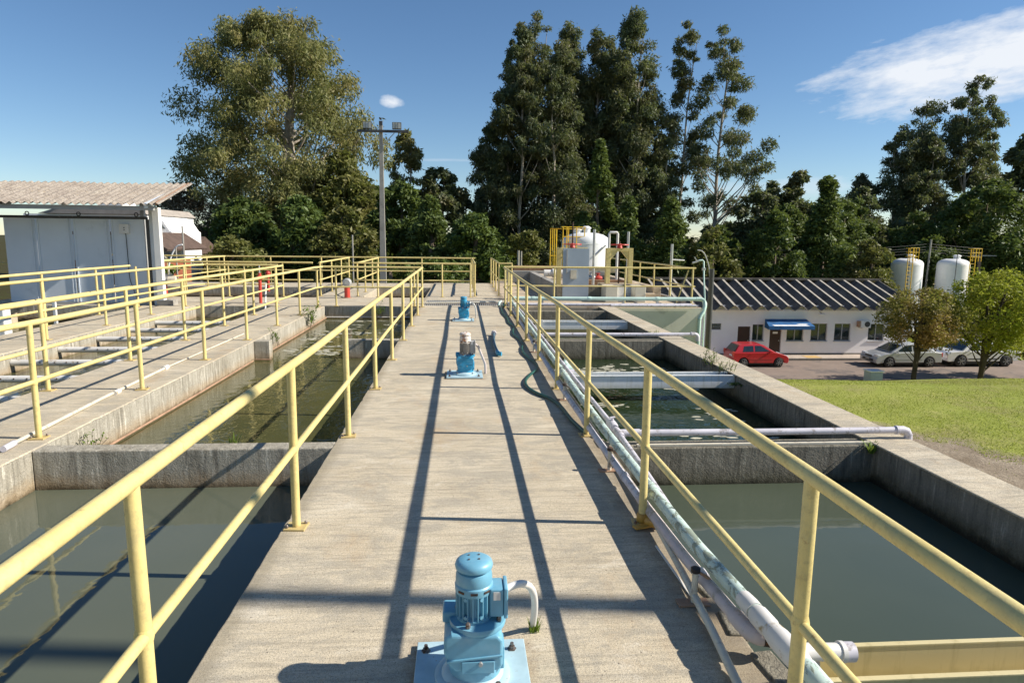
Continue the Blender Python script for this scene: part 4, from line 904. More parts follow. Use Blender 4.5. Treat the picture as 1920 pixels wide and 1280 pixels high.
# ------------------------------------------------------------------ buildings behind the shed
h1 = thing('outbuilding', (-18, 36, 0), 'low building with a pale grey flat roof and square white chimney behind the shed wall', 'building')
part('wall', MB().box(-22, -16.0, 36, 42, -2, 2.82), M_cabin, h1)
part('roof', MB().prism([(-21.2, 2.84), (-15.9, 2.84), (-16.3, 3.20), (-20.0, 3.20)], 35.8, 42.2, 'y'), M_oldroof, h1)
part('chimney', MB().box(-18.3, -17.15, 35.9, 37.4, 2.9, 3.75), M_cabin, h1); part('dish', MB().lathe([(0, 0), (.2, .05), (.32, .14)], (-20.0, 36, 3.25), 14), M_galv, h1)
h2 = thing('gable_house', (-15.5, 37, 0), 'small white house with a rounded mansard gable and one dark triangular window', 'house')
part('gable', MB().prism([(-19.2, -1), (-15.25, -1), (-15.25, 2.0), (-15.35, 2.05), (-15.65, 2.55), (-16.05, 2.82), (-17.3, 3.0), (-19.2, 2.3)], 37.0, 41, 'y'), M_cabin, h2)
part('window', MB().prism([(-15.80, 2.15), (-15.55, 2.15), (-15.78, 2.45)], 36.97, 37.0, 'y'), M_glassdark, h2)
h3 = thing('brick_house', (-14.5, 34, 0), 'brown house with a tiled roof and brick wall beside the shed column', 'house')
part('wall', MB().box(-19, -14.75, 34.0, 38, -1, .55), M_brick, h3)
part('roof', MB().prism([(-19, 1.95), (-15.2, 1.95), (-14.0, 1.15), (-14.05, 1.05), (-15.2, 1.8), (-19, 1.8)], 33.4, 38.5, 'y'), M_tile, h3)
part('gable_panel', MB().box(-15.4, -14.75, 34.2, 34.3, .55, 1.25), M_cabin, h3)
for k in range(3): part('rafter', MB().beam((-15.3 + k * .15, 33.7, 1.45 - .15 * k), (-14.35 + k * .12, 33.7, .85 - .12 * k), .08, .07), M_conduit, h3)
part('window', MB().box(-15.2, -15.0, 34.17, 34.2, .7, 1.1), M_glassdark, h3)
h4 = thing('tiled_roof_house', (-19, 44, 0), 'dark tiled roof glimpsed behind the yellowish bush and thin poles', 'house')
part('wall', MB().box(-21, -18.2, 45, 50, -2, .6), M_darkbrown, h4)
part('roof', MB().prism([(44.4, .6), (50.6, .6), (47.5, 1.75)], -21.5, -17.4, 'x'), M_tile, h4)

# ------------------------------------------------------------------ poles and lamps
fp = thing('floodlight_pole', (-3.4, 30, -.5), 'tall grey concrete pole with a crossarm carrying two floodlights and a bird', 'lamp post')
part('pole', MB().prism([(-3.57, 29.90), (-3.31, 29.90), (-3.31, 30.10), (-3.57, 30.10)], -1.5, 0.9, 'z'), M_pole, fp)
pm = MB(); pm.add([(-3.56, 29.91, .9), (-3.32, 29.91, .9), (-3.32, 30.09, .9), (-3.56, 30.09, .9), (-3.50, 29.94, 6.55), (-3.36, 29.94, 6.55), (-3.36, 30.06, 6.55), (-3.50, 30.06, 6.55)], [(0, 3, 2, 1), (4, 5, 6, 7), (0, 1, 5, 4), (1, 2, 6, 5), (2, 3, 7, 6), (3, 0, 4, 7)])
part('pole', pm, M_pole, fp); part('crossarm', MB().box(-4.40, -2.25, 29.80, 29.92, 6.24, 6.34), M_darkmetal, fp)
part('brace', MB().beam((-3.35, 29.86, 5.7), (-2.85, 29.86, 6.22), .03, .03), M_greymetal, fp)
part('neck', MB().box(-3.50, -3.36, 29.92, 30.05, 6.55, 6.72), M_darkmetal, fp)
for xx in (-3.98, -2.74):
    fl = part('floodlight', MB().box(xx - .19, xx + .19, 29.78, 29.92, 6.37, 6.66), M_darkmetal, fp, .01)
    part('lens', MB().box(xx - .165, xx + .165, 29.765, 29.778, 6.395, 6.635), M_lampglass, fl)
    for q in (-.055, .055): part('lens_bar', MB().box(xx + q - .006, xx + q + .006, 29.755, 29.764, 6.395, 6.635), M_darkmetal, fl)
bd = MB().tube([(-3.40, 29.95, 6.76), (-3.42, 29.95, 6.80), (-3.45, 29.95, 6.82), (-3.47, 29.95, 6.86), (-3.50, 29.95, 6.86)], [.01, .045, .045, .03, .005], 10)
solo('bird', bd, M_plastic, 'small dark bird perched on top of the floodlight pole', 'bird')
sl = thing('street_lamp', (11.45, 30, -5), 'dark round pole with a thin curved lamp arm left of the white building', 'street lamp')
part('pole', MB().tube([(11.44, 30, -6.2), (11.44, 30, .56)], [.17, .11], 14), M_darkmetal, sl)
part('arm', MB().tube(smooth_path([(11.40, 30, -.2), (11.30, 30, .6), (11.10, 30, 1.15), (10.92, 30, 1.36), (10.72, 30, 1.40)], 5), .028, 8), M_greymetal, sl)
ll = thing('street_lamp', (-12.4, 30, 0), 'thin white lamp arm curving over the banana plants behind the shed', 'street lamp')
part('arm', MB().tube(smooth_path([(-12.65, 30, -.8), (-12.6, 30, .3), (-12.45, 30, .9), (-12.2, 30, 1.32), (-11.95, 30, 1.42)], 5), .035, 8), M_cabin, ll)
part('post', MB().tube([(-11.95, 30.1, -.9), (-11.95, 30.1, 2.2)], .04, 8), M_pole, ll)
for (xx, yy, z0, z1, r, lab) in ((-12.03, 29.5, -.8, 1.3, .03, 'thin yellowish stake beside the white lamp arm'), (3.38, 40, -1.5, 1.15, .07, 'pale concrete post before the small tree right of the walkway end'), (3.58, 40.3, -1.5, 1.1, .05, 'thin grey post just right of the pale concrete post'), (-6.33, 40, -1.5, 1.95, .045, 'thin pale post before the dark trees left of the floodlight pole'), (43.7, 60, -6, 2.2, .085, 'slanting pale power pole between the twin white tanks'), (48.72, 60, -6, 1.1, .16, 'brown power pole right of the twin white tanks')):
    t = thing('pole', (xx, yy, z0), lab, 'pole'); part('shaft', MB().tube([(xx - (.15 if yy == 60 and xx < 45 else 0), yy, z0), (xx, yy, z1)], r, 10), M_pole if xx < 48 else M_bark, t)
    if xx > 48: part('crossarm', MB().box(47.9, 50.3, 59.9, 60.05, .70, .80), M_greymetal, t)
for i, (z_, sag) in enumerate(((1.6, .5), (1.35, .6), (1.1, .55), (.9, .7))):
    a = (20.0 - i, 58, z_ - .2); b = (43.6, 60, z_ + .2); c_ = (70, 62, z_ - .1)
    pts = [(a[0] + (b[0] - a[0]) * t, a[1] + (b[1] - a[1]) * t, a[2] + (b[2] - a[2]) * t - sag * 4 * t * (1 - t)) for t in [k / 10 for k in range(11)]] + [(b[0] + (c_[0] - b[0]) * t, b[1] + (c_[1] - b[1]) * t, b[2] + (c_[2] - b[2]) * t - sag * 4 * t * (1 - t)) for t in [k / 10 for k in range(1, 11)]]
    solo('power_line', MB().tube(pts, .010, 6), M_darkmetal, ['topmost', 'second', 'third', 'lowest'][i] + ' of the thin power lines before the trees on the right', 'power line', 'power lines behind the white building')

# ================================================================== SLUICE FRAMES, WHITE TANK ON THE PLATFORM
def sluice(label, x0, x1, y, z0, z1, gate):
    t = thing('sluice_gate', (x0, y, z0), label, 'sluice gate', 'yellow sluice frames on the filter basin')
    wv = .13
    part('leg', MB().box(x0, x0 + wv, y - .07, y + .12, z0, z1), M_rail, t, .006); part('leg', MB().box(x1 - wv, x1, y - .07, y + .12, z0, z1), M_rail, t, .006)
    part('lintel', MB().box(x0 + wv, x1 - wv, y - .07, y + .12, z1 - .10, z1 - .002), M_rail, t, .006)
    part('gusset', MB().prism([(x0 + wv, z1 - .102), (x0 + wv + .22, z1 - .102), (x0 + wv, z1 - .36)], y - .05, y + .08, 'y'), M_rail, t)
    part('gusset', MB().prism([(x1 - wv, z1 - .102), (x1 - wv - .22, z1 - .102), (x1 - wv, z1 - .36)], y - .05, y + .08, 'y'), M_rail, t)
    cx = (x0 + x1) / 2
    wh = part('handwheel', MB().tube([(cx + .26 * math.cos(a), y + .26 * math.sin(a), z1 + .10) for a in [i * math.pi / 12 for i in range(25)]], .018, 8), M_red, t)
    for a in (0.3, 1.87): part('spoke', MB().tube([(cx - .26 * math.cos(a), y - .26 * math.sin(a), z1 + .10), (cx + .26 * math.cos(a), y + .26 * math.sin(a), z1 + .10)], .012, 6), M_red, wh)
    part('hub', MB().lathe([(.09, z1), (.07, z1 + .06), (.05, z1 + .13), (0, z1 + .14)], (cx, y, 0), 14), M_red, t)
    part('stem', MB().tube([(cx, y, (.0 if gate != 'plate' else z1 - .7)), (cx, y, z1 + (.75 if gate == 'plate' else .2))], .022, 8), M_rust, t)
    if gate == 'plate':
        part('gate_plate', MB().box(x0 + wv + .0, x1 - .02, y - .40, y - .37, 0.0, z1 - .02), M_gate, t, .004)
        part('stem_block', MB().obox((cx - .02, y - .43, z1 - .78), (.18, .05, .26)), M_conduit, t)
        part('guide', MB().box(cx - .24, cx - .20, y - .42, y - .40, z1 - .75, z1 - .05), M_greymetal, t)
    return t
sluice('left yellow sluice frame with a tall blue-grey gate plate and long stem', 2.87, 3.80, 20.15, .45, 1.57, 'plate')
sluice('right yellow sluice frame standing open, with a red handwheel on top', 4.38, 5.20, 20.2, .50, 1.57, 'open')
for (xx, yy, z1, lab) in ((4.36, 22, 2.15, 'tall grey upright pipe between the two yellow sluice frames'), (7.05, 22.2, 1.70, 'tall thin grey pipe rising behind the right end of the platform rail'), (5.75, 23, 2.1, 'pale upright pipe behind the right sluice frame')):
    t = thing('upright_pipe', (xx, yy, 0), lab, 'pipe'); part('pipe', MB().tube([(xx, yy, .0 if xx < 7 else -5), (xx, yy, z1)], .045, 12), M_galv, t)
    if xx > 7: part('side_arm', MB().tube([(xx, yy, 1.18), (xx + .45, yy, 1.16)], .02, 8), M_cabin, t)
gpt = thing('gooseneck_pipe', (5.0, 24, .2), 'pale inverted-U vent pipe at the right shoulder of the white domed tank', 'pipe')
part('pipe', MB().tube([(5.30, 24, .2), (5.30, 24, 2.03), (5.33, 24, 2.08), (5.58, 24, 2.08), (5.61, 24, 2.03), (5.61, 24, .2)], .045, 12), M_pvcwhite, gpt)
def dome_tank(label, x_, y_, r, ztop, zbot, stacks, lad=None):
    t = thing('storage_tank', (x_, y_, zbot), label, 'tank')
    sh_ = ztop - r * .42
    part('shell', MB().lathe([(r, zbot), (r, sh_ - .05), (r * .985, sh_ + r * .08), (r * .9, sh_ + r * .22), (r * .72, sh_ + r * .33), (r * .45, sh_ + r * .40), (0, ztop)], (x_, y_, 0), 44), M_tank, t)
    for dx, rr_, hh in stacks: part('hatch', MB().lathe([(rr_, ztop - .2), (rr_, ztop + hh * .6), (rr_ * 1.25, ztop + hh * .6), (rr_ * 1.2, ztop + hh * .75), (rr_ * .6, ztop + hh), (0, ztop + hh)], (x_ + dx, y_ - .1, 0), 16), M_tank, t)
    part('seam', MB().lathe([(r + .004, sh_ - .06), (r + .012, sh_ - .05), (r + .004, sh_ - .04)], (x_, y_, 0), 44), M_tank, t)
    return t
dt = dome_tank('big white domed tank rising behind the yellow sluice frames', 6.30, 34, 1.22, 2.18, -5, [(-.45, .22, .20), (.0, .2, .32)])
part('strut', MB().beam((6.5, 32.75, 1.0), (7.1, 32.9, 1.55), .12, .05), M_greymetal, dt)
part('side_box', MB().box(5.1, 7.6, 32.0, 32.6, .25, .45), M_sand, dt)
lg = thing('ladder_cage', (4.4, 33, -4), 'bright yellow ladder and landing cage beside the big domed tank', 'ladder')
for xx, yy in ((4.36, 33), (4.52, 33.4)): part('upright', MB().tube([(xx, yy, -5), (xx, yy, 2.30)], .022, 8), M_brightyellow, lg)
for xx in (4.50, 4.60): part('upright', MB().tube([(xx, 32.6, -5), (xx, 32.6, 2.3)], .03, 8), M_brightyellow, lg)
for xx, yy in ((4.98, 33), (5.12, 32.7), (5.28, 33.2), (5.62, 32.8), (6.05, 33)): part('upright', MB().tube([(xx, yy, 1.0 if xx > 5.2 else -1), (xx, yy, 2.42)], .022, 8), M_brightyellow, lg)
for z_, a, b in ((2.33, 4.34, 6.1), (2.42, 4.9, 6.12), (1.95, 4.95, 6.1), (1.6, 4.95, 5.7), (2.33, 4.34, 5.0), (1.02, 4.34, 5.0)): part('rail', MB().tube([(a, 33, z_), (b, 33, z_)], .02, 8), M_brightyellow, lg)
for k in range(9): part('rung', MB().tube([(4.50, 32.6, .9 - .3 * k), (4.60, 32.6, .9 - .3 * k)], .015, 6), M_brightyellow, lg)
# clutter of valves on the filter basin
for i, (xx, yy, zz, m1, lab) in enumerate(((4.35, 24.5, .42, M_darkmetal, 'dark valve body on the filter basin edge'), (4.7, 24.2, .45, M_galv, 'pale jumble of small fittings on the filter basin'), (5.05, 24.6, .40, M_red, 'small red valve wheel on the filter basin'), (3.45, 23.9, .62, M_pvcwhite, 'short white horizontal pipe on the filter basin'))):
    t = thing('valve', (xx, yy, zz - .2), lab, 'valve')
    if i == 3: part('pipe', MB().tube([(xx - .5, yy, zz), (xx + .5, yy, zz)], .12, 14), m1, t); part('flange', MB().tube([(xx - .2, yy, zz), (xx - .14, yy, zz)], .16, 14), m1, t); part('support', MB().box(xx - .05, xx + .05, yy - .05, yy + .05, .18, zz - .12), M_sand, t)
    else:
        part('body', MB().tube([(xx - .16, yy, zz), (xx - .05, yy, zz), (xx + .05, yy, zz), (xx + .16, yy, zz)], [.07, .11, .11, .07], 12), m1, t)
        part('bonnet', MB().lathe([(.06, zz), (.05, zz + .16), (.09, zz + .17), (.09, zz + .19), (0, zz + .2)], (xx, yy, 0), 12), m1, t)
        part('foot', MB().box(xx - .06, xx + .06, yy - .06, yy + .06, .18, zz - .08), M_greymetal, t)

# ================================================================== WHITE BUILDING
BY = 44.0
bl = thing('office_building', (22, 44, -6), 'long low whitewashed building with a dark ribbed roof beside the street', 'building')
wx = [15.2, 16.92, 17.65, 18.83, 19.73, 20.64 - .86, 0]
holes = [(16.92, 17.65, -4.14, -3.70), (18.83, 19.73, -5.87, -3.91), (19.86 + .0, 20.66, -4.90, -3.76), (21.10, 21.93, -5.87, -3.98), (22.30, 23.49, -4.91, -4.0), (24.02, 25.18, -4.91, -3.70), (25.70, 26.86, -4.91, -3.70), (28.14, 29.3, -4.9, -3.72)]
wm = MB(); cur = 14.0
def wallseg(a, b, z0, z1): wm.box(a, b, BY, BY + .2, z0, z1)
for a, b, z0, z1 in holes:
    wallseg(cur, a, -6.1, -2.55); wallseg(a, b, z1, -2.55)
    if z0 > -5.8: wallseg(a, b, -6.1, z0)
    cur = b
wallseg(cur, 31.0, -6.1, -2.55); wm.box(14.0, 14.2, BY + .2, 52, -6.1, -2.55); wm.box(30.8, 31.0, BY + .2, 52, -6.1, -2.55); wm.box(14, 31, 52, 52.2, -6.1, -2.55)
part('wall', wm, M_housewall, bl)
part('plinth', MB().box(14.0, 18.82, BY - .02, BY - .002, -5.86, -5.76).box(21.95, 31.0, BY - .02, BY - .002, -5.86, -5.76), M_kerb, bl)
part('floor', MB().box(14.2, 30.8, BY + .2, 52, -6.1, -6.0), M_kerb, bl); part('inner_wall', MB().box(14.2, 30.8, 47, 47.1, -6.0, -2.6), M_housewall, bl)
for i, (a, b, z0, z1) in enumerate(holes):
    if i in (1, 3):
        d = part('door', MB().box(a + .03, b - .03, BY + .10, BY + .15, -5.86, z1 - .02), M_darkbrown, bl)
        part('handle', MB().tube([(b - .12, BY + .06, -4.9), (b - .12, BY + .10, -4.9)], .04, 8), M_galv, d)
        if i == 3: part('sign', MB().box(a + .25, a + .6, BY + .085, BY + .098, -4.42, -4.28), M_cabin, d)
    elif i == 0:
        vt = part('louvre_window', MB().box(a, b, BY + .14, BY + .16, z0, z1), M_glassdark, bl)
        for k in range(4): part('slat', MB().obox(((a + b) / 2, BY + .07, z0 + .05 + k * .115), (b - a - .02, .10, .018), Matrix.Rotation(rad(-25), 3, 'X')), M_frame, vt)
    else:
        wf = part('window', MB().box(a + .04, (a + b) / 2 - .03, BY + .12, BY + .13, z0 + .04, z1 - .04).box((a + b) / 2 + .03, b - .04, BY + .12, BY + .13, z0 + .04, z1 - .04), M_glassdark, bl)
        part('frame', MB().box(a, a + .04, BY + .08, BY + .14, z0, z1).box(b - .04, b, BY + .08, BY + .14, z0, z1).box(a + .04, b - .04, BY + .08, BY + .14, z0, z0 + .04).box(a + .04, b - .04, BY + .08, BY + .14, z1 - .04, z1).box((a + b) / 2 - .03, (a + b) / 2 + .03, BY + .075, BY + .14, z0 + .04, z1 - .04), M_frame, wf)
        part('sill', MB().box(a - .05, b + .05, BY - .05, BY + .0, z0 - .05, z0 - .003), M_frame, wf)
# ribbed roof: deep V channels of fibre cement, each its own piece
pit = .93; nch = 19; yE, yR, zE, zR = 43.35, 48.2, -2.62, -1.10
for k in range(nch):
    x0 = 13.6 + k * pit; zo = rr.uniform(-.015, .015)
    prof = [(0, .30), (.07, .30), (.40, 0.02), (.50, 0.02), (.86, .30), (.93, .30)]
    vs = []
    for yy_, zz_ in ((yE, zE), (yR, zR)):
        for dz_ in (0, -.025):
            for px_, pz_ in prof: vs.append((x0 + px_, yy_, zz_ + pz_ + dz_ + zo - .12))
    n = len(prof); fs = []
    for i in range(n - 1):
        fs.append((i, i + 1, 2 * n + i + 1, 2 * n + i)); fs.append((n + i + 1, n + i, 3 * n + i, 3 * n + i + 1)); fs.append((i, n + i, n + i + 1, i + 1)); fs.append((2 * n + i, 2 * n + i + 1, 3 * n + i + 1, 3 * n + i))
    part('roof_channel', MB().add(vs, fs), M_channel, bl)
    part('rib_cap', MB().add([(x0 - .07, yE - .01, zE + .185 + zo), (x0 + .075, yE - .01, zE + .185 + zo), (x0 + .075, yR, zR + .185 + zo), (x0 - .07, yR, zR + .185 + zo), (x0 - .07, yE - .01, zE + .215 + zo), (x0 + .075, yE - .01, zE + .215 + zo), (x0 + .075, yR, zR + .215 + zo), (x0 - .07, yR, zR + .215 + zo)], [(0, 3, 2, 1), (4, 5, 6, 7), (0, 1, 5, 4), (1, 2, 6, 5), (2, 3, 7, 6), (3, 0, 4, 7)]), M_channelrib, bl)
    part('eave_filler', MB().prism([(x0 + .02, zE + .16), (x0 + .42, zE - .09), (x0 + .48, zE - .09), (x0 + .91, zE + .16)], BY - .03, BY - .01, 'y'), M_housewall, bl)
part('ridge_cap', MB().box(13.4, 13.6 + nch * pit + .1, yR - .15, yR + .15, zR + .12, zR + .26), M_channel, bl)
part('rear_roof', MB().add([(13.6, yR, zR + .1), (31.3, yR, zR + .1), (31.3, 53, zE), (13.6, 53, zE)], [(0, 1, 2, 3)]), M_channel, bl)
part('soffit', MB().box(14, 31, BY - .2, BY - .05, -2.80, -2.74), M_housewall, bl)
# blue awning over the door and window
aw = thing('awning', (22.2, 43.5, -4), 'blue canvas awning with a worn white print over the second door', 'awning')
part('canopy', MB().add([(20.68, BY - .02, -3.39), (23.6, BY - .02, -3.39), (23.62, BY - 1.2, -3.74), (20.44, BY - 1.2, -3.74), (20.68, BY - .02, -3.42), (23.6, BY - .02, -3.42), (23.62, BY - 1.2, -3.77), (20.44, BY - 1.2, -3.77)], [(0, 1, 2, 3), (7, 6, 5, 4), (0, 4, 5, 1), (1, 5, 6, 2), (2, 6, 7, 3), (3, 7, 4, 0)]), M_awning, aw)
part('valance', MB().box(20.44, 23.62, BY - 1.22, BY - 1.202, -3.97, -3.74), M_awning, aw)
part('side_cloth', MB().add([(20.68, BY - .02, -3.41), (20.44, BY - 1.2, -3.76), (20.44, BY - 1.2, -3.97), (20.68, BY - .02, -3.97)], [(0, 1, 2, 3)]), M_awning, aw)
part('print', MB().add([(20.75, BY - .98, -3.670), (23.1, BY - .98, -3.670), (23.3, BY - 1.17, -3.726), (20.85, BY - 1.17, -3.726)], [(0, 1, 2, 3)]), M_awnwhite, aw)
part('print', MB().add([(22.5, BY - .80, -3.617), (23.2, BY - .80, -3.617), (23.3, BY - .92, -3.652), (22.7, BY - .92, -3.652)], [(0, 1, 2, 3)]), M_awnwhite, aw)
ac = thing('air_conditioner', (27.7, 43.8, -3.7), 'air-conditioning unit on the wall under the roof, left of the last window', 'air conditioner')
part('casing', MB().box(27.35, 28.05, BY - .40, BY - .08, -3.95, -3.45), M_cabin, ac, .02)
part('fan_grille', MB().tube([(27.78, BY - .405, -3.70), (27.78, BY - .425, -3.70)], .19, 20), M_darkmetal, ac); part('bracket', MB().box(27.4, 27.45, BY - .4, BY, -3.99, -3.952), M_greymetal, ac); part('side_grille', MB().box(27.20, 27.33, BY - .35, BY - .1, -3.9, -3.5), M_rustpipe, ac)
wl = thing('wall_lamp', (24.54, 43.9, -3), 'small white lamp under the roof edge above the awning', 'lamp'); part('bracket', MB().beam((24.54, BY, -2.9), (24.54, BY - .25, -2.97), .04, .04), M_greymetal, wl); part('head', MB().obox((24.54, BY - .32, -3.02), (.36, .22, .12)), M_cabin, wl, .04)
def far_tank(label, x_, lx, seed):
    t = dome_tank(label, x_, 58, 1.30, .50, -6, [(0.2, .28, .35)])
    for dx in (-.24, .24): part('ladder_rail', MB().tube([(x_ + lx + dx, 56.4, -5), (x_ + lx + dx, 56.4, 1.45)], .035, 6), M_brightyellow, t)
    for k in range(14): part('rung', MB().tube([(x_ + lx - .24, 56.4, 1.4 - .33 * k), (x_ + lx + .24, 56.4, 1.4 - .33 * k)], .02, 6), M_brightyellow, t)
    for z_ in (1.42, 1.05, .68): part('cage_ring', MB().tube([(x_ + lx - .42, 56.5, z_), (x_ + lx - .38, 55.95, z_), (x_ + lx + .38, 55.95, z_), (x_ + lx + .42, 56.5, z_)], .03, 6), M_brightyellow, t)
    for dx in (-.40, -.13, .13, .40): part('cage_bar', MB().tube([(x_ + lx + dx, 55.95, .3), (x_ + lx + dx, 55.95, 1.45)], .025, 6), M_brightyellow, t)
    part('downpipe', MB().tube([(x_ - .75, 56.65, -5), (x_ - .75, 56.65, .9)], .03, 6), M_darkmetal, t)
    return t
far_tank('left one of the twin white tanks, with its yellow ladder on the front', 40.2, -0.85, 1)
far_tank('right one of the twin white tanks, with its yellow ladder on the right side', 44.6, 0.55, 2)
ub = thing('utility_box', (22.2, 34, -5.8), 'pale blue-grey utility box standing at the edge of the lawn', 'utility box')
part('cabinet', MB().box(21.85, 22.55, 33.6, 34.2, -6.06, -5.02), M_utility, ub, .01); part('lid', MB().box(21.80, 22.60, 33.55, 34.25, -5.018, -4.96), M_cabin, ub, .01)
part('door_panel', MB().box(21.92, 22.48, 33.585, 33.598, -5.85, -5.12), M_utility, ub, .004)

# ================================================================== CARS
def car(label, x0, y0, z0, face, L, W, H, paint, kind, group='cars parked along the street', rot=0.0):
    """face=+1 nose towards +X. Profiles are given nose to the right, near side towards the camera (-Y)"""
    t = thing('parked_car', (x0, y0, z0), label, 'car', group)
    if kind == 'hatch':
        low = [(0.02, .28), (0.0, .55), (.03, .88), (.10, .93), (2.68, .94), (3.05, .86), (3.45, .74), (3.60, .60), (3.62, .36), (3.55, .25)]
        gh = [(.10, .93), (.42, 1.38), (.62, 1.42), (1.75, 1.43), (2.0, 1.38), (2.72, .94)]
        wheels = (.70, 2.98); wr = .29; side = [[(.62, .97), (.72, 1.30), (1.32, 1.34), (1.32, .98)], [(1.42, .98), (1.42, 1.34), (1.80, 1.33), (2.40, .99)]]; Lm = 3.62
    elif kind == 'sedan':
        low = [(0.02, .30), (0.0, .58), (.06, .92), (.55, .97), (3.25, .93), (3.9, .82), (4.35, .66), (4.44, .50), (4.42, .28), (4.3, .22)]
        gh = [(.42, .96), (1.05, 1.35), (1.5, 1.45), (2.35, 1.45), (2.6, 1.40), (3.45, .93)]
        wheels = (.85, 3.53); wr = .32; side = [[(.98, 1.0), (1.28, 1.33), (1.95, 1.38), (1.95, 1.0)], [(2.05, 1.0), (2.05, 1.38), (2.5, 1.34), (3.08, .99)]]; Lm = 4.44
    else:
        low = [(0.0, .42), (0.0, .95), (.04, 1.0), (4.1, 1.02), (4.7, .96), (4.92, .84), (4.95, .40), (4.8, .34)]
        gh = [(1.75, 1.0), (1.85, 1.55), (2.0, 1.62), (3.05, 1.62), (3.3, 1.56), (3.95, 1.01)]
        wheels = (.95, 4.0); wr = .38; side = [[(1.95, 1.06), (2.05, 1.50), (2.65, 1.52), (2.65, 1.06)], [(2.75, 1.06), (2.75, 1.52), (3.15, 1.50), (3.6, 1.05)]]; Lm = 4.95
    kx, kz = L / Lm, H / max(p[1] for p in gh)
    def TX(px_): return x0 + (px_ * kx if face > 0 else L - px_ * kx)
    hw = W / 2
    bz = min(p[1] for p in gh); tz = max(p[1] for p in gh)
    def sy(pz): return hw - .03 - .17 * max(0, (pz - bz) / (tz - bz))
    # lower body with wheel arches
    poly = [low[i] for i in range(len(low))]
    bottom = []
    for wxx in sorted(wheels, reverse=True):
        for a in range(0, 9): bottom.append((wxx + (wr + .07) * math.cos(a * math.pi / 8), max(.26, wr + (wr + .07) * math.sin(a * math.pi / 8) - .02)))
    poly2 = poly + bottom
    n = len(poly2); ys_ = [(-hw + .05, .0), (-hw, 0), (hw, 0), (hw - .05, 0)]
    mb = MB(); mb.add([(TX(a), y0 + s_ * hw, z0 + b * kz) for s_ in (-1, 1) for a, b in poly2], [tuple(range(n)), tuple(range(2 * n - 1, n - 1, -1))] + [(i, i + n, (i + 1) % n + n, (i + 1) % n) for i in range(n)])
    body = part('body', mb, paint, t, .035, 3)
    gm = MB(); n = len(gh); gm.add([(TX(a), y0 + s_ * sy(b), z0 + b * kz) for s_ in (-1, 1) for a, b in gh], [tuple(range(n)), tuple(range(2 * n - 1, n - 1, -1))] + [(i, i + n, (i + 1) % n + n, (i + 1) % n) for i in range(n)])
    part('cabin', gm, paint, t, .03, 3)
    for s_ in (-1, 1):
        for w_ in side:
            part('side_window', MB().add([(TX(a), y0 + s_ * (sy(b) + .008), z0 + b * kz) for a, b in w_], [(0, 1, 2, 3)]), M_glassdark, t)
        for a, b in ((side[0][0][0] - .05, side[0][0][1]), (side[1][3][0] - .75, side[1][0][1])):
            part('door_handle', MB().obox((TX(a + .55), y0 + s_ * (hw + .012), z0 + (bz - .10) * kz), (.14, .02, .03)), M_plastic if kind == 'pickup' else paint, t)
        part('sill_trim', MB().box(min(TX(wheels[0] + wr + .1), TX(wheels[1] - wr - .1)), max(TX(wheels[0] + wr + .1), TX(wheels[1] - wr - .1)), y0 + s_ * hw - .012, y0 + s_ * hw + .012, z0 + .50 * kz, z0 + .56 * kz), paint if kind != 'pickup' else M_plastic, t)
    # windscreens
    (xa, za), (xb, zb) = gh[0], gh[1]; (xc, zc), (xd, zd) = gh[-2], gh[-1]
    for (p0, p1, d_, nm) in (((xa, za), (xb, zb), -.02, 'rear_window'), ((xd, zd), (xc, zc), .02, 'windscreen')):
        f0, f1 = .10, .90; q0 = (p0[0] + (p1[0] - p0[0]) * f0 + d_, p0[1] + (p1[1] - p0[1]) * f0 + .01); q1 = (p0[0] + (p1[0] - p0[0]) * f1 + d_, p0[1] + (p1[1] - p0[1]) * f1 + .01)
        part(nm, MB().add([(TX(q0[0]), y0 - sy(q0[1]) + .09, z0 + q0[1] * kz), (TX(q0[0]), y0 + sy(q0[1]) - .09, z0 + q0[1] * kz), (TX(q1[0]), y0 + sy(q1[1]) - .07, z0 + q1[1] * kz), (TX(q1[0]), y0 - sy(q1[1]) + .07, z0 + q1[1] * kz)], [(0, 1, 2, 3)]), M_glassdark, t)
    for wxx in wheels:
        for s_ in (-1, 1):
            yy_ = y0 + s_ * (hw - .10); cx_, cz_ = TX(wxx), z0 + wr
            wh = part('wheel', MB().tube([(cx_, yy_ - s_ * .09, cz_), (cx_, yy_ + s_ * .075, cz_), (cx_, yy_ + s_ * .09, cz_)], [wr, wr, wr * .93], 28), M_black, t)
            part('rim', MB().tube([(cx_, yy_ + s_ * .08, cz_), (cx_, yy_ + s_ * .096, cz_)], wr * .66, 24), M_plastic if kind != 'x' else M_rim, wh)
            for k in range(6):
                a = k * math.pi / 3 + .2; part('rim_spoke', MB().beam((cx_ + .03 * math.cos(a), yy_ + s_ * .103, cz_ + .03 * math.sin(a)), (cx_ + wr * .62 * math.cos(a), yy_ + s_ * .103, cz_ + wr * .62 * math.sin(a)), .055, .02), M_rim, wh)
    fx = low[-3][0]
    for s_ in (-1, 1):
        hz_ = {'hatch': .66, 'sedan': .72, 'pickup': .80}[kind]; dx = {'hatch': 3.47, 'sedan': 4.26, 'pickup': 4.88}[kind]
        part('headlight', MB().obox((TX(dx), y0 + s_ * (hw - .22), z0 + hz_ * kz), (.20, .40, .15)), M_lens, t, .03, 3)
        part('tail_light', MB().obox((TX(.05), y0 + s_ * (hw - .10), z0 + (.78 if kind != 'hatch' else .85) * kz), (.14, .20, .26)), M_red, t, .02)
        part('mirror', MB().obox((TX(gh[-1][0] - .35), y0 + s_ * (hw + .07), z0 + (bz + .06) * kz), (.10, .16, .11)), paint, t, .02)
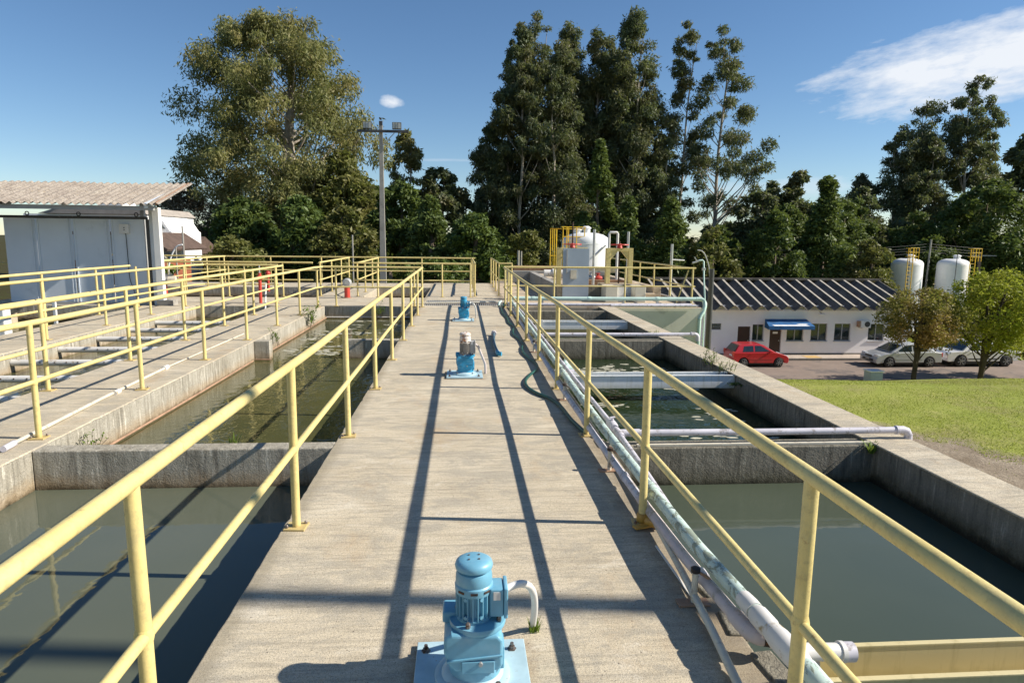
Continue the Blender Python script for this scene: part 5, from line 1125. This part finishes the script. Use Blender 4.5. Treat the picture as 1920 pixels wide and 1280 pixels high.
    part('bumper_grille', MB().obox((TX(fx - .02), y0, z0 + .42 * kz), (.08, W * .62, .14)), M_plastic, t)
    part('grille', MB().obox((TX(fx - .03), y0, z0 + .66 * kz), (.08, W * (.35 if kind != 'pickup' else .5), .10 if kind != 'pickup' else .22)), M_plastic, t)
    part('number_plate', MB().obox((TX(fx + .03), y0, z0 + .48 * kz), (.02, .38, .11)), M_galv, t)
    part('underbody', MB().box(min(TX(.4), TX(fx - .4)), max(TX(.4), TX(fx - .4)), y0 - hw + .12, y0 + hw - .12, z0 + .18, z0 + .35), M_plastic, t)
    return t
rc_ = car('red five-door hatchback parked nose right in front of the brown doors', 16.95, 40.85, -5.995, 1, 3.62, 1.60, 1.45, M_carred, 'hatch')
part('sticker', MB().add([(16.945, 40.25, -5.30), (16.945, 40.7, -5.30), (17.0, 40.7, -5.10), (17.0, 40.25, -5.10)], [(0, 1, 2, 3)]), M_awnwhite, rc_)
car('silver sedan parked nose left behind the rusty-leaved tree', 26.2, 40.75, -5.995, -1, 4.42, 1.76, 1.48, M_carsilver, 'sedan')
car('white pickup truck with a black grille parked nose left behind the lime-green tree', 31.0, 40.85, -5.995, -1, 5.0, 1.80, 1.62, M_carwhite, 'pickup')
car('white car mostly hidden by the tank wall, beside the dark lamp pole', 11.6, 40.0, -5.995, 1, 3.9, 1.66, 1.42, M_carwhite, 'hatch')

# ================================================================== TREES AND PLANTS
def leaf_mesh(name, cen, rad3, n, size, aspect, droop, seed, hollow=.35, clip_z=None):
    """n small diamond leaves (or leaf sprays) spread through ellipsoid clumps"""
    r = np.random.RandomState(seed); cen = np.asarray(cen, float); rad3 = np.asarray(rad3, float)
    wgt = (rad3[:, 0] * rad3[:, 1] * rad3[:, 2]) ** .6; ci = r.choice(len(cen), n, p=wgt / wgt.sum())
    d = r.normal(size=(n, 3)); d /= np.linalg.norm(d, axis=1)[:, None]
    rr_ = (hollow + (1 - hollow) * r.rand(n) ** .7) * (1 + .18 * r.normal(size=n))
    p = cen[ci] + d * rad3[ci] * rr_[:, None]
    a = r.normal(size=(n, 3)); a[:, 2] = a[:, 2] * .6 - droop * 1.3; a += d * .5; a /= np.linalg.norm(a, axis=1)[:, None]
    b = np.cross(a, r.normal(size=(n, 3))); b /= np.linalg.norm(b, axis=1)[:, None] + 1e-9
    s = size * (.6 + .8 * r.rand(n))
    L = a * s[:, None]; W = b * (s / aspect)[:, None]
    c = np.cross(a, b) * (s * .10)[:, None]
    q = np.stack([p - L, p + W * 1.0 + c, p + L, p - W + c], 1).reshape(-1, 3)
    me = bpy.data.meshes.new(name)
    me.vertices.add(4 * n); me.vertices.foreach_set('co', q.astype(np.float32).ravel())
    me.loops.add(4 * n); me.loops.foreach_set('vertex_index', np.arange(4 * n, dtype=np.int32))
    me.polygons.add(n); me.polygons.foreach_set('loop_start', np.arange(0, 4 * n, 4, dtype=np.int32)); me.polygons.foreach_set('loop_total', np.full(n, 4, dtype=np.int32))
    me.update(calc_edges=True); return me
def env(kind, h):
    if kind == 'round': return math.sin(math.pi * min(.999, max(.001, h * .86 + .10))) ** .55
    if kind == 'dome': return max(0.02, 1 - h ** 2.4) ** .5 * (.86 + .14 * min(1, h * 5))
    if kind == 'cone': return max(.04, 1.32 * (1 - h) ** .95) * (.75 + .25 * min(1, h * 6))
    if kind == 'tall': return (.50 + .50 * math.sin(math.pi * (h * .75 + .12))) * max(.0, 1 - h ** 5) ** .6 + .04
    return 1.0
def tree(label, x, y, base, top, rx, kind, leaf, n, size, seed, low=None, clumps=60, cr=.22, bark=None, trunk_r=.25, ry=None, droop=.4, aspect=2.6, limbs=16, stems=1, group=None, cat='tree', name='tree', lean=0.0, profile=None, solid=.30, crz=1.0):
    rn = random.Random(seed); ry = ry or rx; bark = bark or M_bark
    if kind == 'spire':
        lo_ = base if low is None else low; profile = [(lo_, -rx * .85, rx * .85), (lo_ + (top - lo_) * .45, -rx * rn.uniform(.9, 1.15), rx * rn.uniform(.9, 1.15)), (top - 7, -rx * rn.uniform(.8, 1.05), rx * rn.uniform(.8, 1.05)), (top - 3, -rx * rn.uniform(.5, .8), rx * rn.uniform(.5, .8)), (top - 1, -rx * .38, rx * .38), (top, -rx * .18, rx * .18)]
    low = base + (top - base) * .15 if low is None else low
    t = thing(name, (x, y, base), label, cat, group)
    C, Rr = [], []
    tries = 0
    while len(C) < clumps and tries < clumps * 20:
        tries += 1
        h = rn.random() ** .85
        z = low + (top - low) * h * .97
        if profile:
            pf = profile; k = 0
            while k < len(pf) - 2 and z > pf[k + 1][0]: k += 1
            f = min(1, max(0, (z - pf[k][0]) / (pf[k + 1][0] - pf[k][0])))
            xl = pf[k][1] + (pf[k + 1][1] - pf[k][1]) * f; xr = pf[k][2] + (pf[k + 1][2] - pf[k][2]) * f
        else: e = env(kind, h); xl, xr = -rx * e, rx * e
        a = rn.uniform(0, 2 * math.pi); q = (solid + (1 - solid) * rn.random()) ** .6
        rc = rx * cr * rn.uniform(.6, 1.35) * (.75 if h > .85 else 1)
        half = (xr - xl) / 2; mid = (xr + xl) / 2
        half2 = max(.05, half - rc * .55)
        cx = mid + math.cos(a) * q * half2; cy = math.sin(a) * q * half2 * (ry / rx)
        C.append((cx + lean * (z - base), cy, z - base - rc * .3)); Rr.append((rc * rn.uniform(.85, 1.2), rc * rn.uniform(.85, 1.2), rc * crz * rn.uniform(.6, .95)))
    # solid top so that the height is right
    C.append((lean * (top - base) + (0 if not profile else (profile[-1][1] + profile[-1][2]) / 2), 0, top - base - rx * cr * .6)); Rr.append((rx * cr * .7,) * 2 + (rx * cr * .6,))
    me = leaf_mesh('crown', C, Rr, n, size, aspect, droop, seed)
    me.materials.append(leaf); cr_o = bpy.data.objects.new('crown', me); COL.objects.link(cr_o); cr_o.parent = t
    mb = MB(); H = top - base
    for s_ in range(stems):
        ox = rn.uniform(-.35, .35) * trunk_r * 2 * (stems > 1); bend = rn.uniform(-.05, .05) * H + (rn.uniform(-.25, .25) * rx if stems > 1 else 0)
        tp = [(x + ox + bend * (k / 8) ** 1.5 + lean * H * k / 8 + rn.uniform(-.02, .02) * H * .3, y + rn.uniform(-.01, .01) * H * .3, base + H * .93 * k / 8) for k in range(9)]
        mb.tube(tp, [trunk_r * (1.15 - .12 * k) if k < 8 else trunk_r * .12 for k in range(9)], 8)
        idx_ = list(range(len(C))); rn.shuffle(idx_)
        for j in idx_[:limbs // stems]:
            c = Vector(C[j]) + Vector((x, y, base)); zt = max(base + .10 * H, c.z - abs(c.x - x) * rn.uniform(.7, 1.4) - .05 * H)
            f = min(.92, (zt - base) / (H * .93)) * 8; k = int(f); p0 = Vector(tp[k]).lerp(Vector(tp[min(8, k + 1)]), f - k)
            mid = p0.lerp(c, .5) + Vector((0, 0, -.06 * (c - p0).length)) + Vector((rn.uniform(-.05, .05), 0, rn.uniform(-.05, .05))) * (c - p0).length
            r0 = trunk_r * .42 * (1.1 - f / 9); mb.tube([p0, mid, c], [r0, r0 * .6, r0 * .2], 6)
    part('trunk', mb, bark, t)
    return t

# --- big eucalyptus on the left
tree('huge broad olive eucalyptus with a domed crown, left of the floodlight pole', -14.9, 60, -1.5, 19.9, 8.6, 'round', L_euc, 100000, .175, 101, low=2.0, clumps=230, cr=.15, bark=M_barkpale, trunk_r=.42, limbs=90, stems=3, droop=.9, aspect=3.6, solid=.15, crz=1.1,
     profile=[(0, -6.5, 6.0), (4, -8.4, 6.6), (7.5, -8.6, 8.6), (9.5, -9.0, 9.2), (12, -10.0, 9.0), (13.6, -8.4, 8.0), (15.5, -8.2, 7.0), (17.2, -7.2, 5.6), (18.8, -5.2, 4.0), (19.9, -3.0, 2.2)])
tree('darker bushy tree filling the foot of the huge eucalyptus on its right', -9.6, 56, -1.5, 8.6, 3.4, 'dome', L_olive, 17000, .24, 102, low=-1, clumps=60, cr=.26, trunk_r=.25)
tree('deep green bushy tree under the left half of the huge eucalyptus', -16.2, 52, -1.5, 4.6, 3.6, 'dome', L_dark, 14000, .22, 103, low=-1.4, clumps=50, cr=.26)
tree('green leafy tree under the middle of the huge eucalyptus', -11.6, 50, -1.5, 4.8, 3.3, 'dome', L_mid, 13000, .2, 104, low=-1.4, clumps=50, cr=.26)
tree('grey-green bushy tree behind the farthest rail, under the eucalyptus edge', -8.2, 48, -1.5, 4.0, 2.6, 'dome', L_olive, 10000, .19, 105, low=-1.4, clumps=44, cr=.27)
tree('yellowish loose bush behind the tiled roof on the left', -13.2, 40, -1.0, 1.9, 2.0, 'dome', L_olive, 8000, .13, 106, low=-.9, clumps=40, cr=.26, droop=.1, cat='bush', name='bush')
tree('pale brownish half-bare tree behind the white gable house', -24.5, 62, -1.5, 6.3, 3.6, 'round', L_bare, 12000, .18, 107, low=-.5, clumps=50, cr=.24, aspect=5)
tree('second brownish half-bare tree beside the foot of the huge eucalyptus', -20.5, 60, -1.5, 4.6, 2.6, 'round', L_bare, 8000, .18, 108, low=-.5, clumps=40, cr=.24, aspect=5)
tree('slender sparse eucalyptus rising right behind the floodlight pole', -5.9, 75, -1.5, 13.3, 2.1, 'tall', L_euc, 4200, .24, 109, low=6.5, clumps=34, cr=.30, bark=M_barkpale, trunk_r=.15, limbs=20, droop=.8, aspect=3.5)
tree('dense dark green tree right behind the floodlight pole', -4.6, 52, -1.5, 6.1, 2.9, 'dome', L_dark, 15000, .20, 110, low=-1.4, clumps=60, cr=.25)
tree('almost black broad tree showing behind the dense green ones, left of the gap', -2.0, 66, -1.5, 8.5, 2.8, 'round', L_eucdk, 9000, .24, 111, low=2, clumps=50, cr=.24)
tree('small dark tree at the edge of the sky gap beside the centre eucalyptus stand', .4, 68, -1.5, 5.8, 2.0, 'round', L_eucdk, 5000, .24, 112, low=0, clumps=30, cr=.26)
tree('mid green conical tree between floodlight pole and sky gap', -2.1, 46.5, -1.5, 4.7, 2.5, 'cone', L_pine, 12000, .17, 113, low=-1.4, clumps=60, cr=.24)
tree('rounded green tree left of the pale concrete post', .8, 44, -1.5, 3.5, 2.5, 'dome', L_mid, 12000, .16, 114, low=-1.4, clumps=50, cr=.25)
tree('small grey-green tree before the dark foot of the eucalyptus stand', 4.25, 44, -1.5, 2.4, 1.25, 'round', L_olive, 4500, .13, 115, low=.5, clumps=26, cr=.3, trunk_r=.08)
tree('low leafy shrub behind the brown tank rail', -3.4, 32, -1.0, .75, 1.9, 'dome', L_mid, 6000, .11, 116, low=-.9, clumps=36, cr=.25, cat='bush', name='bush')
tree('low leafy shrub right of the floodlight pole foot', -1.1, 33, -1.0, .9, 1.7, 'dome', L_mid, 6000, .11, 117, low=-.9, clumps=36, cr=.25, cat='bush', name='bush')
# --- central stand of tall eucalyptus
specs = [(11.8, 74, 20.5, 3.8, 'eucalyptus at the back filling the middle of the centre stand'), (6.4, 74, 20.0, 3.6, 'eucalyptus at the back filling the left of the centre stand'), (17.6, 74, 20.5, 3.4, 'eucalyptus at the back filling the right of the centre stand'),
         (2.9, 68, 13.2, 2.7, 'leftmost and lowest eucalyptus of the tall centre stand'), (4.6, 70, 19.4, 3.0, 'second eucalyptus from the left in the tall centre stand'), (7.5, 70, 24.2, 3.2, 'very tall eucalyptus with a rounded top near the left of the centre stand'), (11.0, 72, 24.0, 3.2, 'eucalyptus in the middle of the centre stand with a pale bare stem'),
         (13.4, 70, 22.8, 3.0, 'eucalyptus just left of the tallest one in the centre stand'), (16.8, 68, 24.3, 3.4, 'tallest rounded eucalyptus on the right of the centre stand'), (15.2, 71, 22.4, 2.8, 'eucalyptus half hidden left behind the tallest one'), (18.9, 69, 19.5, 3.0, 'right edge eucalyptus of the centre stand, lower and ragged'),
         (9.4, 66, 20.5, 3.4, 'front eucalyptus of the centre stand with a lower dark crown'), (5.6, 66, 21.8, 2.6, 'slim eucalyptus beside the very tall one on its left'), (20.0, 68, 12.5, 2.4, 'low bough-heavy eucalyptus at the right foot of the centre stand')]
for i, (xx, yy, tp_, rx_, lab) in enumerate(specs):
    tree(lab, xx, yy, -6, tp_, rx_, 'spire', L_eucdk, 27000, .18, 120 + i, low=-2.0, clumps=120, cr=.26, bark=M_barkpale, trunk_r=.2, ry=rx_, limbs=34, droop=.8, aspect=3.4, solid=.05, crz=1.1)
tree('tall dark pine-like conifer right of the domed tank, before the centre stand', 12.2, 60, -6, 10.6, 3.1, 'cone', L_pine, 17000, .22, 145, low=-2, clumps=90, cr=.20, droop=.2)
tree('lower lighter conifer to the right of the tall dark conifer', 14.2, 57, -6, 5.6, 2.6, 'cone', L_pine, 11000, .2, 146, low=-3, clumps=60, cr=.24, droop=.2)
tree('broad ragged conifer left of the dark lamp pole', 17.3, 55, -6, 5.5, 3.2, 'cone', L_pine, 13000, .2, 147, low=-5, clumps=70, cr=.24, droop=.2)
tree('round grey-green bush-like tree directly behind the dark lamp pole', 20.6, 54, -6, 3.0, 2.8, 'dome', L_olive, 12000, .18, 148, low=-5.5, clumps=56, cr=.24)
tree('left slender eucalyptus of the open pair, thin bare top', 22.6, 70, -6, 23.8, 2.3, 'tall', L_eucdk, 13000, .18, 149, low=1, clumps=54, cr=.32, bark=M_barkpale, trunk_r=.2, limbs=34, droop=.8, aspect=3.5, profile=[(1, -2.8, 2.6), (8, -3.2, 2.6), (12, -3.0, 2.4), (15, -1.6, 1.6), (18, -.9, 1.0), (21, -1.3, 1.6), (23.8, -.9, 1.2)])
tree('right slender eucalyptus of the open pair with long side boughs', 26.0, 69, -6, 23.2, 3.9, 'tall', L_eucdk, 22000, .18, 150, low=1.5, clumps=66, cr=.24, bark=M_barkpale, trunk_r=.26, limbs=50, droop=.8, aspect=3.5, profile=[(1.5, -2.4, 4.4), (6, -3.0, 5.2), (8.5, -3.4, 6.6), (12, -3.2, 6.4), (14, -2.6, 4.8), (17, -2.4, 3.0), (20, -2.6, 2.6), (22, -1.6, 1.8), (23.2, -.8, 1.0)])
# --- right-hand wood
tree('dark rounded tree between the slender pair and the twin-topped conifers', 29.5, 66, -6, 7.0, 3.6, 'round', L_eucdk, 14000, .24, 151, low=-5, clumps=70, cr=.24)
tree('dark tree with a small round top left of the broad conifer on the right', 36.8, 72, -6, 9.5, 3.4, 'tall', L_eucdk, 14000, .25, 152, low=-4, clumps=70, cr=.26)
tree('broad bushy conifer behind the white building roof, right of centre', 33.3, 60, -6, 7.8, 3.9, 'cone', L_pine, 21000, .21, 153, low=-5.5, clumps=100, cr=.22, droop=.2)
tree('dark green bushy tree behind the left part of the building roof', 27.2, 57, -6, 4.6, 3.3, 'dome', L_dark, 14000, .2, 154, low=-5.5, clumps=70, cr=.24)
tree('grey-green bush left of the twin white tanks', 35.6, 56.5, -6, 2.2, 2.9, 'dome', L_olive, 11000, .18, 155, low=-5.5, clumps=50, cr=.25)
for i, (xx, yy, tp_, rx_, lab) in enumerate(((50.6, 83, 10.5, 3.4, 'left and lowest eucalyptus of the right-hand stand'), (54.0, 81, 16.2, 4.2, 'second eucalyptus of the right-hand stand'), (58.6, 83, 19.6, 4.6, 'third eucalyptus of the right-hand stand, under the cloud'), (62.4, 80, 22.0, 3.8, 'tallest eucalyptus of the right-hand stand'), (65.4, 82, 16.5, 3.6, 'right edge eucalyptus of the right-hand stand'), (56.2, 79, 15.0, 3.8, 'front eucalyptus in the middle of the right-hand stand'))):
    tree(lab, xx, yy, -6, tp_, rx_, 'spire', L_eucdk, 24000, .21, 160 + i, low=-3, clumps=100, cr=.23, bark=M_barkpale, trunk_r=.24, limbs=34, droop=.8, aspect=3.4, solid=.05, crz=1.0)
tree('rounded layered dark green tree directly behind the twin white tanks', 47.2, 67, -6, 5.2, 3.8, 'dome', L_pine, 16000, .22, 170, low=-5, clumps=80, cr=.22)
tree('wide spreading green tree behind the lime-green tree', 53.4, 65, -6, 8.4, 6.6, 'dome', L_dark, 26000, .23, 171, low=-4, clumps=150, cr=.15)
tree('dark tree cut by the right border of the view', 62.0, 70, -6, 14.0, 3.6, 'round', L_eucdk, 12000, .26, 172, low=6.5, clumps=60, cr=.24)
tree('low dark tree behind the right power pole', 45.5, 62, -6, 2.6, 3.4, 'dome', L_dark, 11000, .2, 173, low=-5.5, clumps=60, cr=.22)
tree('low green tree at the right border behind the lime-green tree', 52.5, 60, -6, 3.4, 4.0, 'dome', L_mid, 12000, .2, 174, low=-5.5, clumps=60, cr=.22)
tree('dark green tree between the conifer and the right-hand stand', 42.4, 70, -6, 6.6, 3.0, 'dome', L_dark, 12000, .22, 175, low=-5, clumps=60, cr=.24)
for i, (xx, yy, tp_, rx_, lf_, lab) in enumerate(((31.6, 64, 5.6, 3.6, L_pine, 'dark conifer filling the gap just left of the broad bushy conifer'), (39.6, 68, 6.4, 3.8, L_pine, 'conifer right of the broad bushy conifer, behind the roof end'), (44.0, 72, 8.0, 3.6, L_eucdk, 'dark ragged tree at the left foot of the right-hand stand'), (34.6, 74, 8.6, 3.4, L_eucdk, 'dark tree behind and between the two conifers on the right'), (24.6, 63, 3.4, 3.2, L_dark, 'low dark tree at the foot of the slender pair'), (-7.6, 62, 6.4, 3.2, L_dark, 'dark tree in the gap left of the floodlight pole'))):
    tree(lab, xx, yy, -6 if xx > 0 else -1.5, tp_, rx_, 'dome', lf_, 14000, .2, 190 + i, low=-5 if xx > 0 else -1.4, clumps=80, cr=.22, droop=.3)
# --- ornamental trees at the street
tree('small rusty-topped tree with several thin stems before the silver car', 24.6, 34, -6.0, -.45, 2.35, 'round', L_rusty, 12500, .075, 180, low=-3.5, clumps=90, cr=.22, bark=M_barkdark, trunk_r=.085, limbs=30, stems=4, droop=.1, aspect=2.2)
tree('lime-green ornamental tree with a leaning dark trunk before the pickup', 28.6, 34.2, -6.0, .5, 2.8, 'round', L_lime, 17500, .08, 181, low=-3.55, clumps=120, cr=.20, bark=M_barkdark, trunk_r=.13, limbs=36, stems=2, droop=.1, aspect=2.2, lean=.06)
tree('second lime-green tree at the right border behind the leaning one', 33.4, 36, -6.0, .0, 2.5, 'round', L_lime, 13000, .10, 182, low=-4.6, clumps=90, cr=.22, bark=M_barkdark, trunk_r=.12, limbs=26, stems=2, droop=.1, aspect=2.2)
tree('yellow-flowering bush between the silver car and the pickup', 33.5, 45.0, -6.0, -4.3, 1.8, 'dome', L_lime, 5000, .09, 183, low=-5.9, clumps=30, cr=.3, cat='bush', name='bush', trunk_r=.05)
# dark understorey that closes the foot of the wood
def understorey(y0, y1, x0, x1, zf, n, mat, seed, size):
    rn = random.Random(seed); C, R_ = [], []
    for _ in range(int((x1 - x0) * 1.6)):
        xx = rn.uniform(x0, x1); yy = rn.uniform(y0, y1); z_, h_ = zf(xx); rc = rn.uniform(.9, 1.9); C.append((xx, yy, z_ + rn.uniform(0, h_))); R_.append((rc, rc, rc * .8))
    me = leaf_mesh('undergrowth', C, R_, n, size, 2.2, .2, seed, .1); me.materials.append(mat); o = bpy.data.objects.new('undergrowth', me); COL.objects.link(o); o['kind'] = 'stuff'; return tag(o, 'dark tangled undergrowth at the foot of the woodland' if x0 < 5 else 'dark undergrowth behind the white building', 'undergrowth')
understorey(58, 66, -30, 4, lambda q: (-1.2, 3.0), 30000, L_dark, 201, .26)
understorey(72, 78, 0, 75, lambda q: (-5, 8.8), 80000, L_eucdk, 202, .34)
understorey(60, 66, 5, 70, lambda q: (-6, 4.5), 42000, L_dark, 203, .28)
# banana plant
bp = thing('banana_plant', (-12.9, 31, -.9), 'bright green banana plant beside the white lamp arm', 'plant')
rn = random.Random(9); bm = MB()
for k in range(11):
    a = rn.uniform(0, 6.28); l_ = rn.uniform(.7, 1.2); base_ = Vector((-12.9 + rn.uniform(-.3, .3), 31 + rn.uniform(-.2, .2), .1)); q = [base_ + Vector((math.cos(a) * l_ * t * .7, math.sin(a) * l_ * t * .7, l_ * (1.2 * t - .9 * t * t))) for t in (0, .25, .5, .75, 1)]
    sd_ = Vector((-math.sin(a), math.cos(a), 0)); vs = []
    for t_, p_ in enumerate(q): w_ = (.03, .12, .14, .1, .01)[t_]; vs += [p_ - sd_ * w_ - Vector((0, 0, w_ * .3)), p_ + Vector((0, 0, .0)), p_ + sd_ * w_ - Vector((0, 0, w_ * .3))]
    part('leaf', MB().add(vs, [(3 * i, 3 * i + 1, 3 * i + 4, 3 * i + 3) for i in range(4)] + [(3 * i + 1, 3 * i + 2, 3 * i + 5, 3 * i + 4) for i in range(4)], True), L_weed, bp)
part('stem', MB().tube([(-12.9, 31, -1), (-12.9, 31, .3)], .1, 8), M_conduit, bp)
# weeds rooted in the walls
def weed(label, x, y, z, n, h, seed, spread=.06, grassy=False, hang=0.0):
    rn = random.Random(seed); t = thing('weed', (x, y, z), label, 'plant'); lf = MB(); st = MB()
    for k in range(n):
        a = rn.uniform(0, 6.28); bx_, by_ = x + rn.uniform(-spread, spread), y + rn.uniform(-spread, spread); hh = h * rn.uniform(.5, 1.1); ln = rn.uniform(.2, .6)
        top_ = Vector((bx_ + math.cos(a) * hh * ln, by_ + math.sin(a) * hh * ln, z + hh * (1 - ln * .4) - hang * hh))
        midp = Vector((bx_, by_, z)).lerp(top_, .5) + Vector((0, 0, hh * .12))
        if grassy:
            sd_ = Vector((-math.sin(a), math.cos(a), 0)) * h * .035
            lf.add([Vector((bx_, by_, z)) - sd_, Vector((bx_, by_, z)) + sd_, midp + sd_ * .8, top_, midp - sd_ * .8], [(0, 1, 2, 4), (4, 2, 3)])
        else:
            st.tube([(bx_, by_, z), midp, top_], .0022, 4)
            for j in range(9):
                f = .25 + .75 * j / 8; p_ = Vector((bx_, by_, z)).lerp(midp, f * 2) if f < .5 else midp.lerp(top_, f * 2 - 1)
                b_ = rn.uniform(0, 6.28); L_ = h * rn.uniform(.12, .2); dv = Vector((math.cos(b_), math.sin(b_), rn.uniform(.1, .7))).normalized() * L_; sv = dv.cross(Vector((0, 0, 1))).normalized() * L_ * .2
                lf.add([p_, p_ + dv * .5 + sv, p_ + dv, p_ + dv * .5 - sv], [(0, 1, 2, 3)])
    part('foliage', lf, L_weed, t)
    if not grassy: part('stalks', st, M_barkdark, t)
    return t
weed('small grassy tuft at the foot of the white conduit behind the nearest mixer motor', .335, 2.86, 0, 60, .07, 301, .022, True)
weed('leafy weed growing at the near left corner of the olive tank', -3.50, 6.35, -.30, 12, .26, 302, .08)
weed('low grassy weed at the wall foot beside the leafy weed of the olive tank', -3.52, 5.98, -.16, 30, .10, 303, .09, True)
weed('small grassy plant on the dividing wall top of the nearest left tank', -2.05, 6.0, -.10, 26, .17, 304, .04, True)
weed('tall leafy weed on the sunny side wall of the olive tank, far end', -3.55, 15.9, -.30, 16, .62, 305, .12)
weed('smaller leafy weed on the sunny side wall just beyond the pillar', -3.55, 12.9, -.26, 12, .38, 306, .10)
weed('leafy weed at the foot of the end wall of the olive tank', -2.2, 17.8, -.3, 14, .5, 307, .12)
weed('tall reed-like weed on the outer right wall above the white trough', 3.66, 9.5, -.03, 22, .26, 308, .10)
weed('bright leafy weed at the right end of the white trough', 3.68, 8.95, -.02, 24, .20, 309, .13)
weed('weed hanging down the wall in front of the white trough end', 3.66, 8.5, -.10, 18, .22, 310, .08, False, .8)
weed('bright grassy weed in the corner under the nearest crossing lavender pipe', 3.67, 5.52, -.06, 22, .20, 311, .03, True, .3)
weed('tiny grass tufts along the outer wall before the second lavender pipe', 3.72, 12.6, .0, 18, .12, 312, .12, True)
# algae scum on the right-hand water
def flakes(label, x0, x1, y0, y1, z, n, smin, smax, seed):
    rn = random.Random(seed); mb = MB()
    cl_ = [(rn.uniform(x0, x1), rn.uniform(y0, y1)) for _ in range(n if n < 60 else max(3, n // 9))]
    for _ in range(n):
        c = rn.choice(cl_); cx, cy = c[0] + rn.gauss(0, .18), c[1] + rn.gauss(0, .10)
        if not (x0 < cx < x1 and y0 < cy < y1): continue
        s = rn.uniform(smin, smax); k = rn.randint(6, 9); pts = [(cx + math.cos(2 * math.pi * i / k) * s * rn.uniform(.6, 1.3) * 1.6, cy + math.sin(2 * math.pi * i / k) * s * rn.uniform(.4, 1.0)) for i in range(k)]
        mb.prism(pts, z - .002, z + .003, 'z')
    o = part('scum', mb, M_scum, None, kind='stuff'); return tag(o, label, 'scum')
flakes('pale scum flakes floating on the dark green water behind the near right wall', 1.6, 3.6, 5.95, 8.6, -.345, 70, .012, .05, 401)
flakes('pale scum drifting between the white trough and the second lavender pipe', 1.6, 3.6, 9.1, 11.7, -.345, 150, .02, .07, 402)
flakes('foamy scum on the water beyond the second lavender pipe', 1.6, 3.6, 12.3, 14.5, -.36, 150, .02, .08, 403)
flakes('scattered flakes at the far end of the olive tank', -3.4, -1.3, 12.3, 17.6, -.335, 260, .02, .07, 404)
# lawn grass
def grass():
    r = np.random.RandomState(7); n = 130000
    y_ = 4.2 + (r.rand(n) ** 1.0) * 5.8; x_ = 4.14 + r.rand(n) * 8.5
    z_ = terrain_h(x_, y_) + np.sin(x_ * 1.7 + y_ * .6) * .012 + np.sin(y_ * 2.3 + x_) * .008
    e = x_ - (6.3 - y_) * .62 + (np.sin(x_ * 5.1 + 1.3 * y_) + np.sin(y_ * 7.7 - x_ * 2)) * .16
    keep = (e > 4.68) | (y_ > 7.3) | (r.rand(n) < .03); keep &= (x_ < y_ * 1.15); keep &= (r.rand(n) < .45 + .6 * (np.sin(x_ * 2.9 + 1.7 * np.sin(y_ * 2.1)) * np.sin(y_ * 3.7 + x_) + .6))
    x_, y_, z_ = x_[keep], y_[keep], z_[keep]; n = len(x_)
    a = r.rand(n) * 6.28; h = .006 + .014 * r.rand(n) ** 1.5; w_ = .003 + .003 * r.rand(n); p = np.stack([x_, y_, z_], 1)
    sd_ = np.stack([np.cos(a), np.sin(a), np.zeros(n)], 1) * w_[:, None]; tipv = np.stack([np.sin(a * 3) * h * .6, np.cos(a * 2) * h * .6, h], 1)
    q = np.stack([p - sd_, p + sd_, p + tipv], 1).reshape(-1, 3)
    me = bpy.data.meshes.new('grass'); me.vertices.add(3 * n); me.vertices.foreach_set('co', q.astype(np.float32).ravel()); me.loops.add(3 * n); me.loops.foreach_set('vertex_index', np.arange(3 * n, dtype=np.int32))
    me.polygons.add(n); me.polygons.foreach_set('loop_start', np.arange(0, 3 * n, 3, dtype=np.int32)); me.polygons.foreach_set('loop_total', np.full(n, 3, dtype=np.int32)); me.update(calc_edges=True)
    me.materials.append(L_grass); o = bpy.data.objects.new('grass', me); COL.objects.link(o); o['kind'] = 'stuff'; tag(o, 'short sunlit grass of the lawn beside the outer tank wall', 'grass')
grass()
